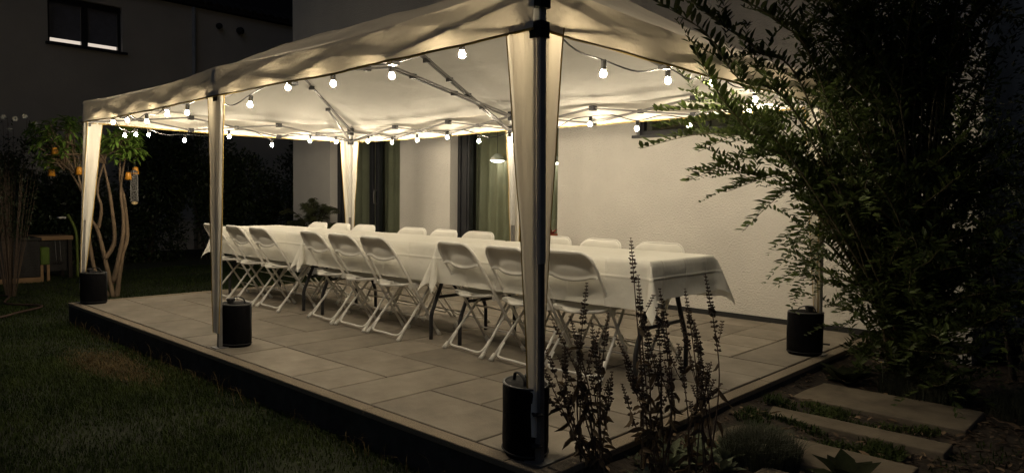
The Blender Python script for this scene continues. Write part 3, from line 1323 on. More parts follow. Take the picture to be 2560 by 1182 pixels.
    # seat hinge plates
    for s in (-1, 1):
        q = MB()
        q.box((s * .197 - .004, upl(.41) - .025, .385), (s * .197 + .004, upl(.41) + .055, .42))
        q.build('hinge_plate', 'chair_tube', t)
    return t


ch0 = make_chair()
ordn = ['nearest the camera', 'second from the near end', 'third from the near end', 'fourth from the near end', 'middle of nine', 'fourth from the far end', 'third from the far end', 'second from the far end', 'at the far end']
fx = [(5.235, 1.205, 3), (4.80, 1.165, -5), (4.28, 1.20, -7), (3.425, 1.15, -4), (2.945, 1.17, -3), (2.47, 1.185, -6), (1.60, 1.155, -2), (1.10, 1.155, -4), (.55, 1.17, -5)]
bxs = [(5.20, 2.21), (4.66, 2.22), (4.19, 2.21), (3.30, 2.21), (2.83, 2.22), (2.34, 2.23), (1.54, 2.23), (1.12, 2.22), (.68, 2.22)]
for i, (x, y, rz) in enumerate(fx):
    lab = 'white folding chair on the lawn side of the tables, ' + ordn[i]
    if i == 0:
        ch0.location = (x, y, 0)
        ch0.rotation_euler = (0, 0, R(rz))
        ch0['label'] = lab
    else:
        dup(ch0, (x, y, 0), R(rz), lab)
for i, (x, y) in enumerate(bxs):
    dup(ch0, (x + random.uniform(-.015, .015), y + random.uniform(-.015, .02), 0), R(180 + random.uniform(-5, 5)), 'white folding chair on the house side of the tables, ' + ordn[i])

# ================================================================== STEPPING SLABS
STEP = [((6.23, 2.12, 7.14, 2.60), 'widest stepping slab, nearest the house wall'), ((6.23, 1.66, 7.14, 1.84), 'narrow stepping slab between the widest one and the grass tuft'),
        ((6.21, 1.05, 7.10, 1.38), 'stepping slab half hidden behind the grass tuft'), ((6.60, .58, 7.30, .90), 'stepping slab at the bottom edge under the broad leaves')]
for (x0, y0, x1, y1), lab in STEP:
    q = MB()
    q.box((x0, y0, BZ - .05), (x1, y1, BZ + .032))
    o = q.build('stepping_slab', 'step_slab', bevel=.006)
    tag(o, lab, 'stepping slab', 'stepping slabs through the bed')

# ================================================================== LAWN GRASS, MULCH
def scatter(n, x0, x1, y0, y1, z):
    return np.stack([rng.uniform(x0, x1, n), rng.uniform(y0, y1, n), np.full(n, z)], 1)


P = np.concatenate([scatter(110000, 1.0, 6.3, -2.3, -.06, GZ), scatter(60000, -4.5, 1.0, -2.0, -.06, GZ), scatter(50000, -5.0, -.11, -.06, 4.6, GZ)])
dens = np.array([fn((p[0], p[1], 0), 1.2) for p in P[::1]])
keep = rng.uniform(-.9, .6, len(P)) < dens + .35
P, dens = P[keep], dens[keep]
dry = ((P[:, 0] - 1.85) / .8) ** 2 + ((P[:, 1] + .36) / .20) ** 2 + rng.normal(0, .45, len(P)) < .8 + 1.2 * dens
hh = rng.uniform(.018, .045, len(P)) * (1 + .5 * dens)
lw = blades('lawn_grass', P[~dry], hh[~dry], hh[~dry] * rng.uniform(.2, 1.0, (~dry).sum()), .0022, 'grass_blade')
tag(lw, 'short green lawn grass in front of the patio', 'grass')
dw = blades('dry_grass', P[dry], hh[dry] * .8, hh[dry] * rng.uniform(.4, 1.1, dry.sum()), .0022, 'dry_blade')
tag(dw, 'dry straw-coloured patch of grass beside the patio edge', 'grass')
n = 200
P = np.stack([rng.uniform(.2, 5.9, n), -.065 - np.abs(rng.normal(0, .05, n)), np.full(n, GZ)], 1)
hh = rng.uniform(.05, .17, n)
ew = blades('edge_grass', P, hh, hh * rng.uniform(.4, 1.3, n), .0018, 'dry_blade')
tag(ew, 'long stray grass stalks against the patio edge', 'grass')
# bed ground cover and mulch
n = 9000
P = scatter(n, 6.16, 8.6, -.6, 4.0, 0)


def off_steps(P):
    ok = np.ones(len(P), bool)
    for (x0, y0, x1, y1), _ in STEP:
        ok &= ~((P[:, 0] > x0 - .01) & (P[:, 0] < x1 + .01) & (P[:, 1] > y0 - .01) & (P[:, 1] < y1 + .01))
    return ok


P = P[off_steps(P)]
P[:, 2] = [bedz(p[0], p[1]) + .006 for p in P]
n = len(P)
a = rng.uniform(0, 6.28, n)
D = np.stack([np.cos(a), np.sin(a), rng.uniform(-.25, .35, n)], 1)
U = np.stack([rng.normal(0, .35, n), rng.normal(0, .35, n), np.ones(n)], 1)
o = leaf_cloud('bark_mulch', P, D, U, rng.uniform(.02, .055, n), rng.uniform(.008, .02, n), 'mulch', simple=True)
tag(o, 'dark bark mulch covering the bed by the stepping slabs', 'mulch')
n = 330
P = scatter(n, 6.16, 7.6, .2, 3.2, 0)
P[:, 2] = [bedz(p[0], p[1]) + .012 for p in P]
ons = ~off_steps(P)
keep = ~ons
P = P[keep]
n = len(P)
a = rng.uniform(0, 6.28, n)
D = np.stack([np.cos(a), np.sin(a), rng.uniform(0, .5, n)], 1)
U = np.stack([rng.normal(0, .5, n), rng.normal(0, .5, n), np.ones(n)], 1)
o = leaf_cloud('fallen_leaves', P, D, U, rng.uniform(.03, .075, n), rng.uniform(.012, .03, n), 'dry_leaf')
tag(o, 'pale fallen leaves scattered over the mulch', 'fallen leaves')
P = np.concatenate([scatter(5500, 6.2, 7.0, 1.4, 1.64, 0), scatter(5000, 6.3, 7.1, 1.86, 2.10, 0), scatter(2600, 6.18, 6.5, 1.6, 2.0, 0), scatter(1500, 7.1, 7.7, 1.0, 2.2, 0)])
dn = np.array([fn((p[0], p[1], 7), 5) for p in P])
P = P[(rng.uniform(-.15, .7, len(P)) < dn) & off_steps(P)]
P[:, 2] = [bedz(p[0], p[1]) for p in P]
hh = rng.uniform(.02, .05, len(P))
o = blades('creeping_cover', P, hh, hh * rng.uniform(.4, 1.2, len(P)), .0035, 'grass_blade')
tag(o, 'low green ground cover between the stepping slabs', 'ground cover')

# ================================================================== PLANTS IN THE BED
LEAFLETS = {}


def leaf_obj(name, ma, L, W, pos, d, upv, parent, curl=1.0):
    key = (ma, round(W / L, 2), curl)
    if key not in LEAFLETS:
        LEAFLETS[key] = leaf_mesh('leaf', ma, 1.0, W / L, curl)
    d = Vector(d).normalized()
    u = Vector(upv)
    s = u.cross(d)
    if s.length < 1e-4:
        s = Vector((1, 0, 0)).cross(d)
    s.normalize()
    nn = d.cross(s)
    o = bpy.data.objects.new(name, LEAFLETS[key])
    C.objects.link(o)
    if parent:
        o.parent = parent
    mm = Matrix((d, s, nn)).transposed().to_4x4()
    mm = Matrix.Translation(pos) @ mm @ Matrix.Scale(L, 4)
    o.matrix_local = mm
    return o


def flower_plant(label, base, tops, seed):
    r = random.Random(seed)
    t = thing('dried_flower_plant', label, 'dried flowers', base, 0, 'dried flower plants at the patio corner')
    B = Vector(base)
    for ti, tp in enumerate(tops):
        tp = Vector(tp) - B
        b0 = Vector((r.uniform(-.07, .07), r.uniform(-.07, .07), -.02))
        mid = b0.lerp(tp, .5) + Vector((r.uniform(-.06, .06), r.uniform(-.06, .06), r.uniform(-.03, .03)))
        pts = spline([b0, mid, tp], 8)
        q = MB()
        q.tube(pts, [lerp(.0042, .0018, i / (len(pts) - 1)) for i in range(len(pts))], 6)
        st_ = q.build('stem', 'dry_stem', t, smooth=True)
        # whorled seed spike along the top of the stem
        ln = (tp - b0).length
        slen = r.uniform(.20, .34) * min(1.15, .45 + ln * .8)
        axis = (pts[-1] - pts[-4]).normalized()
        q = MB()
        pos = 0
        k = 0
        tot = slen
        while pos < tot:
            c_ = pts[-1] - axis * pos
            # follow the stem lower down
            fr_ = pos / ln
            if fr_ > .2:
                idx = (1 - fr_) * (len(pts) - 1)
                i0 = max(0, min(len(pts) - 2, int(idx)))
                c_ = pts[i0].lerp(pts[i0 + 1], idx - i0)
            rr = lerp(.0045, .0105, min(1, pos / .10)) * r.uniform(.75, 1.2)
            if pos > tot * .7:
                rr *= r.choice([.6, .9, 1.1])
            nn = 7
            rot = r.random() * 3
            for a in range(nn):
                an = rot + a * 2 * math.pi / nn
                d = Vector((math.cos(an), math.sin(an), r.uniform(-.1, .6)))
                e = c_ + d * rr
                s1 = Vector((-math.sin(an), math.cos(an), 0)) * rr * .42
                zz = Vector((0, 0, rr * .55))
                if r.random() < .14:
                    continue
                tip = e + d * rr * r.uniform(.3, .9)
                q.add([e - s1, e + zz, e + s1, e - zz * .8, tip, c_], [(0, 1, 4), (1, 2, 4), (2, 3, 4), (3, 0, 4), (1, 0, 5), (2, 1, 5), (3, 2, 5), (0, 3, 5)])
            pos += r.uniform(.012, .018) if pos < tot * .5 else r.uniform(.017, .032)
            k += 1
        q.build('seed_spike', 'dry_flower', st_, kind='stuff')
        # side spikes
        for _ in range(r.randint(0, 2)):
            f_ = r.uniform(.45, .72)
            i0 = int(f_ * (len(pts) - 1))
            p0 = pts[i0]
            an = r.uniform(0, 6.28)
            d = Vector((math.cos(an) * .5, math.sin(an) * .5, 1)).normalized()
            L_ = r.uniform(.08, .16)
            e = p0 + d * L_
            q = MB()
            q.tube([p0, p0 + d * L_ * .5 + Vector((0, 0, -.01)), e], .0016, 5)
            for k in range(5):
                c_ = e - d * k * .013
                for a in range(6):
                    an2 = a * 1.047 + k
                    dd = Vector((math.cos(an2), math.sin(an2), .3)) * .0085
                    q.add([c_ + dd * .5 + Vector((0, 0, .004)), c_ + dd * 1.4, c_ + dd * .5 - Vector((0, 0, .004)), c_ + Vector((-dd.y, dd.x, 0)) * .5 + dd * .8], [(0, 1, 3), (1, 2, 3), (0, 2, 1)])
            q.build('side_spike', 'dry_flower', st_, kind='stuff')
        # shrivelled leaves
        for _ in range(r.randint(5, 9)):
            f_ = r.uniform(.12, .75)
            i0 = int(f_ * (len(pts) - 1))
            an = r.uniform(0, 6.28)
            d = Vector((math.cos(an) * .6, math.sin(an) * .6, r.uniform(-1.2, .1)))
            leaf_obj('dead_leaf', 'shrivelled_leaf', r.uniform(.035, .085), .40 * .06, pts[i0], d, (r.uniform(-1, 1), r.uniform(-1, 1), .5), st_, 2.2)
    return t


flower_plant('tall dark dried flower spikes in front of the shaded end of the tablecloth', (6.33, .46, BZ), [
    (6.189, .412, .924), (6.225, .42, .765), (6.284, .479, .626), (6.254, .445, .548), (6.192, .376, .402), (6.278, .459, .437), (6.231, .43, .642), (6.303, .493, .575), (6.162, .355, .504), (6.347, .514, .302), (6.262, .536, .70), (6.211, .468, .478), (6.291, .537, .393), (6.191, .367, .299)], 3)
flower_plant('cluster of dried flower spikes leaning left in front of the nearest gazebo leg', (6.19, .22, BZ), [
    (6.061, .277, .728), (5.959, .17, .569), (6.015, .223, .584), (5.95, .11, .40), (6.111, .31, .546), (6.082, .285, .571), (6.132, .336, .600), (6.049, .25, .519), (5.997, .185, .295), (6.001, .202, .484), (5.939, .143, .466), (5.985, .183, .415), (6.043, .235, .39), (6.08, .27, .40), (6.157, .339, .35), (6.115, .307, .452), (5.91, .103, .294)], 4)
flower_plant('dried flower spikes standing right of the tablecloth end', (6.43, .62, BZ), [
    (6.429, .625, .774), (6.368, .564, .71), (6.427, .601, .457), (6.465, .632, .398), (6.358, .537, .473), (6.40, .59, .56), (6.49, .68, .30), (6.378, .632, .568), (6.333, .59, .585)], 5)


def rosette(name, label, loc, nl, L, W, ma, seed, tilt=(.25, 1.1), cat='plant', group=None, curl=1.3):
    r = random.Random(seed)
    t = thing(name, label, cat, loc, r.uniform(0, 6), group)
    for i in range(nl):
        an = i * 2.4 + r.uniform(-.3, .3)
        el = lerp(tilt[1], tilt[0], i / nl) + r.uniform(-.15, .15)
        d = Vector((math.cos(an) * math.cos(el), math.sin(an) * math.cos(el), math.sin(el)))
        p = Vector((math.cos(an), math.sin(an), 0)) * .01 * (i / nl + .3) + Vector((0, 0, .006))
        k = r.uniform(.75, 1.15)
        leaf_obj('leaf', ma, L * k, W * L, p, d, (0, 0, 1), t, curl)
    return t


ears = [(6.27, .62, .10), (6.22, .74, .09), (6.35, .76, .10), (6.30, .88, .085), (6.42, .88, .09), (6.22, .97, .075), (6.36, 1.0, .07), (6.20, .50, .08), (6.47, .76, .085), (6.33, .35, .09)]
spots = ['right in front of the dried stems', 'against the kerb beside the dried stems', 'in the middle of the woolly clump', 'behind the middle of the woolly clump', 'right of the woolly clump by the grass tuft',
         'farthest back along the kerb', 'behind the clump towards the stepping slabs', 'left of the clump under the leaning stems', 'beside the grass tuft', 'lowest at the bottom edge']
for i, ((x, y, L_), sp) in enumerate(zip(ears, spots)):
    rosette('lambs_ear', 'silvery green woolly-leaved plant ' + sp, (x, y, BZ), 15, L_ * 1.25, .42, 'ear_leaf', 20 + i, (.2, 1.15), 'plant', 'woolly-leaved plants at the patio corner')
rosette('broad_leaf_plant', 'dark broad-leaved plant at the bottom edge among the stepping slabs', (6.93, .99, BZ), 18, .17, .62, 'broad_leaf', 41, (.10, .85), 'plant')
rosette('broad_leaf_plant', 'dark large-leaved plant at the foot of the leafy shrub', (6.33, 2.80, BZ), 14, .20, .6, 'broad_leaf', 42, (.2, .9), 'plant')
rosette('broad_leaf_plant', 'dim large-leaved plant at the lower right edge of the bed', (7.65, 2.35, BZ), 14, .2, .6, 'broad_leaf', 43, (.2, .9), 'plant')


def tuft(name, label, loc, n, h_, spread, ma, w=.0016):
    t = thing(name, label, 'ornamental grass', loc)
    a = rng.uniform(0, 6.28, n)
    rr = np.sqrt(rng.uniform(0, 1, n)) * spread
    P = np.stack([np.cos(a) * rr, np.sin(a) * rr, np.zeros(n)], 1)
    hh = rng.uniform(.45, 1.0, n) * h_ * (1 - .35 * rr / spread)
    blades('blades', P, hh, hh * rng.uniform(.15, .9, n), w, ma, t)
    return t


tuft('fescue_tuft', 'fine grey-green grass tuft beside the third stepping slab', (6.53, 1.02, BZ), 3600, .24, .17, 'tuft_blade')
tuft('fescue_tuft', 'small dark grass clump at the corner of the patio under the dried stems', (6.24, .12, BZ), 1500, .16, .12, 'tuft_blade')
tuft('fescue_tuft', 'dim mound of grass behind the widest stepping slab', (6.78, 2.84, BZ), 3200, .26, .26, 'tuft_blade')
tuft('fescue_tuft', 'dim grass clump at the far right of the bed', (7.35, 2.78, BZ), 2200, .24, .24, 'tuft_blade')
# daisy
dz = thing('daisy', 'single small white daisy at the foot of the leafy shrub', 'flower', (6.56, 2.72, BZ))
q = MB()
q.tube(spline([(0, 0, 0), (.01, .0, .1), (.0, -.01, .2)], 4), .002, 5)
q.build('stem', 'ear_leaf', dz)
q = MB()
for i in range(12):
    a = i * math.pi / 6
    q.add([(.004 * math.cos(a), .004 * math.sin(a) - .01, .2), (.016 * math.cos(a + .2), .016 * math.sin(a + .2) - .01, .206), (.019 * math.cos(a), .019 * math.sin(a) - .01, .205), (.016 * math.cos(a - .2), .016 * math.sin(a - .2) - .01, .206)], [(0, 1, 2, 3)])
q.build('petals', 'petal', dz)
q = MB()
q.lathe([(.006, .0), (.006, .003), (.002, .006)], 8, c=(0, -.01, .201))
q.build('flower_centre', 'yolk', dz)

# ================================================================== LEAFY SHRUB (right)
WB = Vector((6.62, 2.98, BZ))
ws = thing('leafy_shrub', 'large overgrown shrub with long arching leafy branches at right', 'shrub', WB)
rw = random.Random(11)
# signature branches reaching left: start, control, tip (world)
SIG = [
    [(6.173, 2.278, 1.298), (5.899, 1.759, 1.483), (5.643, 1.305, 1.379)],
    [(6.169, 2.281, 1.397), (5.935, 1.938, 1.578), (5.639, 1.517, 1.509)],
    [(6.095, 2.15, 1.489), (5.868, 1.81, 1.621), (5.617, 1.505, 1.609)],
    [(6.266, 2.361, 1.25), (6.077, 1.917, 1.356), (5.816, 1.523, 1.195)],
    [(6.27, 2.359, 1.151), (6.127, 2.093, 1.243), (5.94, 1.773, 1.141)],
    [(6.327, 2.408, 1.103), (6.183, 2.141, 1.172), (6.042, 1.783, .909)],
    [(6.333, 2.403, .955), (6.262, 2.201, .98), (6.209, 1.995, .733)],
    [(6.34, 2.399, .807), (6.307, 2.228, .763), (6.281, 2.058, .652)],
    [(6.318, 1.883, 1.548), (6.246, 1.277, 1.7), (6.203, .975, 1.893), (6.075, .629, 2.02)],
    [(6.346, 1.917, 1.661), (6.314, 1.351, 1.843), (6.208, 1.123, 1.957), (6.149, .8, 2.071)],
    [(6.256, 1.946, 1.329), (6.214, 1.504, 1.458), (6.176, 1.205, 1.618), (6.154, .992, 1.808)],
    [(6.314, 2.173, 1.809), (6.254, 1.723, 2.061), (6.181, 1.385, 2.133)],
    [(6.215, 2.176, 1.245), (6.15, 1.694, 1.41), (6.11, 1.244, 1.705)],
    [(6.334, 2.323, 1.73), (6.258, 1.998, 2.02), (6.22, 1.843, 2.266)],
    [(6.18, 2.274, 1.15), (6.043, 1.946, 1.24), (5.896, 1.676, 1.326)],
    [(6.275, 2.384, 1.448), (6.12, 1.971, 1.546), (5.859, 1.576, 1.368)],
]
leaf_count = 0
shrub_leaf = 'willow_leaf'
bulkP, bulkD, bulkU, bulkL, bulkW = [], [], [], [], []


def leafy(pts, r, L, sig=None, spacing=.021, start=.25):
    """leaves in two ranks standing up along the twig"""
    global leaf_count
    n = len(pts)
    acc = 0
    k = 0
    for i in range(int(n * start), n - 1):
        a, c_ = pts[i], pts[i + 1]
        seg = (c_ - a).length
        d = (c_ - a).normalized()
        side = d.cross(Vector((0, 0, 1)))
        if side.length < .05:
            side = Vector((1, 0, 0))
        side.normalize()
        upv = side.cross(d)
        pos = spacing - acc
        while pos < seg:
            p = a + d * pos
            for s in (-1, 1):
                dr = d * r.uniform(.45, .9) + side * s * r.uniform(.35, .9) + upv * r.uniform(.25, .95)
                nv = Vector((r.uniform(-.6, .6), r.uniform(-.6, .6), .7)) + side * s * -.4
                ll = L * r.uniform(.55, 1.25) * (1 if i < n - 3 else .75)
                if sig is not None and leaf_count < 300:
                    leaf_obj('leaf', shrub_leaf, ll, L * .36, p, dr, nv, sig)
                    leaf_count += 1
                else:
                    bulkP.append(p)
                    bulkD.append(dr)
                    bulkU.append(nv)
                    bulkL.append(ll)
                    bulkW.append(ll * .38)
            pos += spacing
        acc = seg - (pos - spacing)
        k += 1


for tri in SIG:
    pts = spline([Vector((rw.uniform(-.08, .08), rw.uniform(-.08, .08), .25))] + [Vector(p) - WB for p in tri], 9)
    q = MB()
    q.tube(pts, [lerp(.0065, .0013, i / (len(pts) - 1)) for i in range(len(pts))], 6)
    br = q.build('branch', 'willow_twig', ws, smooth=True)
    leafy(pts, rw, .088, br, .036, .52)
    leafy(pts[:int(len(pts) * .57)], rw, .066, None, .030, .25)
    # side twigs with bulk leaves
    for _ in range(10):
        i0 = rw.randint(int(len(pts) * .25), int(len(pts) * .72))
        p = pts[i0]
        d = (pts[i0 + 1] - pts[i0]).normalized()
        e = p + (d * rw.uniform(.10, .35) + Vector((rw.uniform(-.16, .16), rw.uniform(-.16, .16), rw.uniform(-.12, .2))))
        leafy(spline([p, p.lerp(e, .5) + Vector((0, 0, .02)), e], 5), rw, .052, None, .026, .1)
# bulk branches: arching shoots spread through the crown
twigs = MB()
LAT = Vector((.729, .685, 0))
DEP = Vector((-.685, .729, 0))
for i in range(300):
    hz = rw.uniform(.12, 2.75)
    spread = 1.0 if hz > .5 else .7
    c_ = Vector((6.52, 2.72, 0)) + LAT * rw.uniform(-.02 if hz < .65 else (-.26 if hz < 1.1 else -.52), .66) * spread + DEP * rw.gauss(0, .26)
    tip = Vector((c_.x, c_.y, hz + BZ))
    if tip.y > 3.9:
        tip.y = 3.9 - rw.random() * .2
    if tip.x < 6.22 and tip.z > 1.55:
        tip.x = 6.22 + rw.random() * .25
    tip = tip - WB
    base = Vector((rw.uniform(-.1, .1), rw.uniform(-.1, .1), min(hz * .3, .5)))
    mid = Vector((tip.x * .45 + rw.uniform(-.1, .1), tip.y * .45 + rw.uniform(-.1, .1), lerp(base.z, tip.z, .72)))
    out = (tip - mid).normalized()
    pts = spline([base, mid, tip, tip + Vector((out.x, out.y, 0)) * .16 + Vector((0, 0, rw.uniform(-.10, .12)))], 6)
    twigs.tube(pts, [lerp(.007, .0015, j / (len(pts) - 1)) for j in range(len(pts))], 4)
    leafy(pts, rw, .064, None, .027, .34)
    for _ in range(5):
        i0 = rw.randint(int(len(pts) * .3), len(pts) - 2)
        p = pts[i0]
        e = p + Vector((rw.uniform(-.26, .26), rw.uniform(-.26, .26), rw.uniform(-.20, .22)))
        tw = spline([p, p.lerp(e, .5) + Vector((0, 0, .03)), e], 4)
        leafy(tw, rw, .060, None, .029, .1)
twigs.build('twigs', 'willow_twig', ws, smooth=True, kind='stuff')
leaf_cloud('foliage', bulkP, bulkD, bulkU, bulkL, bulkW, shrub_leaf, ws)
for i in range(7):
    q = MB()
    a = i * .9
    q.tube(spline([(.05 * math.cos(a), .05 * math.sin(a), -.03), (.12 * math.cos(a), .12 * math.sin(a), .4), (.22 * math.cos(a), .2 * math.sin(a), .9 + .1 * (i % 3))], 5), [lerp(.022, .010, j / 10) for j in range(11)], 8)
    q.build('stem', 'bark', ws, smooth=True)


# generic shrub made of leaf masses
def shrub(name, label, base, rad, n, L, ma, seed, cat='shrub', group=None, stems=6, lobes=9):
    r = np.random.default_rng(seed)
    t = thing(name, label, cat, base, 0, group)
    cs = r.uniform(-1, 1, (lobes, 3)) * np.array([rad[0] * .6, rad[1] * .6, rad[2] * .36]) + np.array([0, 0, rad[2] * .55])
    idx = r.integers(0, lobes, n)
    v = r.normal(0, 1, (n, 3))
    v /= np.linalg.norm(v, axis=1, keepdims=True)
    rr = r.uniform(.45, 1.0, (n, 1)) ** .6
    P = cs[idx] + v * rr * np.array([rad[0] * .55, rad[1] * .55, rad[2] * .33])
    P[:, 2] = np.maximum(P[:, 2], .03)
    D = v + r.normal(0, .5, (n, 3))
    U = r.normal(0, .5, (n, 3)) + np.array([0, 0, 1])
    leaf_cloud('foliage', P, D, U, r.uniform(.6, 1.2, n) * L, r.uniform(.6, 1.2, n) * L * .42, ma, t, simple=True)
    for i in range(stems):
        e = cs[i % lobes]
        q = MB()
        q.tube(spline([(e[0] * .1, e[1] * .1, -.03), (e[0] * .5, e[1] * .5, e[2] * .5), tuple(e)], 5), [lerp(.022, .006, j / 10) for j in range(11)], 6)
        q.build('stem', 'dark_wood', t, smooth=True)
    return t


shrub('evergreen_shrub', 'black evergreen bush at the right edge of the picture, lower part', (7.75, 3.5, BZ), (.65, .6, 1.5), 5000, .06, 'hedge_leaf', 51)
shrub('evergreen_shrub', 'tall black evergreen filling the top right corner', (7.85, 4.35, BZ), (.75, .7, 3.3), 8000, .07, 'hedge_leaf', 52)
shrub('evergreen_shrub', 'dark bush standing behind the leafy shrub at the right end of the house', (7.15, 3.75, BZ), (.5, .3, 2.6), 6000, .055, 'hedge_leaf', 53)
# hedge behind the lawn at left
hed = [((-5.6, 5.2, GZ), (.9, 1.0, 2.3), 'dark hedge shrub right beside the house corner'), ((-6.1, 4.0, GZ), (.9, .9, 2.15), 'dark hedge shrub behind the table end, second from the house corner'),
       ((-6.3, 2.9, GZ), (.9, .9, 2.2), 'dark hedge shrub between the middle front leg and the many-stemmed tree'), ((-6.4, 1.8, GZ), (.9, .9, 1.9), 'dark hedge shrub right behind the many-stemmed tree'),
       ((-6.5, .7, GZ), (.9, .9, 1.8), 'dark hedge shrub behind the garden kitchen bench'), ((-6.3, -.3, GZ), (.8, .9, 2.1), 'dark hedge shrub at the left edge of the picture')]
for i, (bse, rad, lab) in enumerate(hed):
    shrub('hedge_shrub', lab, bse, rad, 12000, .095, 'hedge_leaf', 60 + i, 'hedge', 'shrubs along the far garden edge')

# wiry shrub with white blossoms at upper left
wsb = thing('blossom_shrub', 'thin twiggy shrub with a few white blossoms at the left edge', 'shrub', (-2.6, -.02, GZ))
q = MB()
rb = random.Random(77)
tips = []
for i in range(46):
    a = rb.uniform(0, 6.28)
    o_ = rb.uniform(.05, .38)
    e = Vector((math.cos(a) * o_, math.sin(a) * o_, rb.uniform(1.3, 2.2)))
    q.tube(spline([(e.x * .15, e.y * .15, 0), (e.x * .6, e.y * .6, e.z * .55), tuple(e)], 5), [lerp(.006, .0015, j / 10) for j in range(11)], 4)
    tips.append(e)
q.build('twigs', 'dry_stem', wsb, kind='stuff')
P = []
for e in tips:
    for k_ in range(28):
        P.append(Vector((e.x, e.y, e.z)) * rb.uniform(.5, 1) + Vector((rb.uniform(-.05, .05), rb.uniform(-.05, .05), 0)))
n = len(P)
leaf_cloud('foliage', [tuple(p) for p in P], rng.normal(0, 1, (n, 3)), rng.normal(0, 1, (n, 3)) + np.array([0, 0, 1]), .045, .015, 'hedge_leaf', wsb)
for (y, z) in ((.06, 1.98), (.266, 1.944), (-.06, 1.99), (0, 1.85), (.16, 2.02)):
    q = MB()
    for i in range(6):
        a = i * math.pi / 3
        c0 = Vector((0, 0, 0))
        d = Vector((.3, math.cos(a), math.sin(a)))
        s1 = Vector((0, -math.sin(a), math.cos(a)))
        q.add([c0, d * .022 + s1 * .014, d * .034, d * .022 - s1 * .014], [(0, 1, 2, 3)])
    o = q.build('blossom', 'petal', wsb)
    o.location = (.05, y + .02, z - GZ)

# ================================================================== LAUREL TREE (left)
LB = Vector((-1.75, .86, GZ))
lt = thing('laurel_tree', 'many-stemmed small tree with glossy drooping leaves at the far patio corner', 'tree', LB)
stems = [
    [(-1.72, .87, -.22), (-1.75, .785, .279), (-1.75, .71, .632), (-1.76, .617, .809), (-1.77, .577, 1.003), (-1.78, .50, 1.40)],
    [(-1.75, .785, .279), (-1.70, .883, .508), (-1.68, .841, 1.005), (-1.70, .801, 1.299), (-1.70, .74, 1.62)],
    [(-1.70, .895, -.22), (-1.68, .958, .305), (-1.66, 1.017, .554), (-1.66, .991, 1.006), (-1.65, .94, 1.254), (-1.64, .95, 1.72)],
    [(-1.73, .868, -.02), (-1.60, .938, .507), (-1.58, .947, .806), (-1.58, .925, 1.154), (-1.58, 1.0, 1.65)],
    [(-1.78, .84, -.22), (-1.85, .70, .141), (-1.88, .644, .633), (-1.88, .60, 1.05), (-1.88, .40, 1.45)],
    [(-1.75, .72, .661), (-1.70, .741, .906), (-1.70, .701, 1.15), (-1.68, .80, 1.55)],
]
rl = random.Random(31)
tipsL = []
for s_ in stems:
    pts = spline([Vector(p) - LB for p in s_], 6)
    q = MB()
    n = len(pts)
    r0 = .030 if len(s_) > 4 else .022
    q.tube(pts, [lerp(r0, .009, i / (n - 1)) * (1 + .06 * math.sin(i * 1.7)) for i in range(n)], 8)
    q.build('stem', 'bark', lt, smooth=True)
    tipsL.append(pts[-1])
nleaf = 0
LP, LD, LU, LL = [], [], [], []


def whorl(c_, d, nl, L, part):
    global nleaf
    d = Vector(d).normalized()
    a0 = rl.uniform(0, 6)
    s = d.orthogonal().normalized()
    b_ = d.cross(s)
    for i in range(nl):
        a = a0 + i * 2.4
        dr = d * rl.uniform(.05, .7) + (s * math.cos(a) + b_ * math.sin(a)) + Vector((0, 0, rl.uniform(-.75, .05)))
        p = c_ + d * (i - nl / 2) * .012
        ll = L * rl.uniform(.75, 1.15)
        if part and nleaf < 280:
            leaf_obj('leaf', 'laurel_leaf', ll, L * .33, p, dr, (0, 0, 1), lt, 1.4)
            nleaf += 1
        else:
            LP.append(p)
            LD.append(dr)
            LU.append((0, 0, 1))
            LL.append(ll)


tw = MB()
for i in range(34):
    # lit clump right of the far gazebo leg
    v = Vector((rl.gauss(0, 1), rl.gauss(0, 1), rl.gauss(0, 1))).normalized() * (rl.random() ** .4)
    c_ = Vector((-1.50, .93, 1.72)) - LB + Vector((v.x * .28, v.y * .24, v.z * .24))
    st_ = tipsL[rl.choice([1, 2, 3])]
    tw.tube([st_ + Vector((0, 0, -.1)), st_.lerp(c_, .5), c_], .004, 5)
    whorl(c_, (v.x, v.y, abs(v.z) + .5), 8, .14, True)
for i in range(70):
    v = Vector((rl.gauss(0, 1), rl.gauss(0, 1), rl.gauss(0, 1))).normalized() * (rl.random() ** .4)
    c_ = Vector((-1.85, .38, 1.68)) - LB + Vector((v.x * .36, v.y * .36, v.z * .33))
    st_ = tipsL[rl.choice([0, 4, 5])]
    tw.tube([st_ + Vector((0, 0, -.1)), st_.lerp(c_, .5), c_], .004, 5)
    whorl(c_, (v.x, v.y, abs(v.z) + .5), 8, .12, False)
tw.build('twigs', 'bark', lt, kind='stuff')
leaf_cloud('foliage', [tuple(p) for p in LP], [tuple(p) for p in LD], LU, LL, np.array(LL) * .33, 'laurel_leaf', lt)

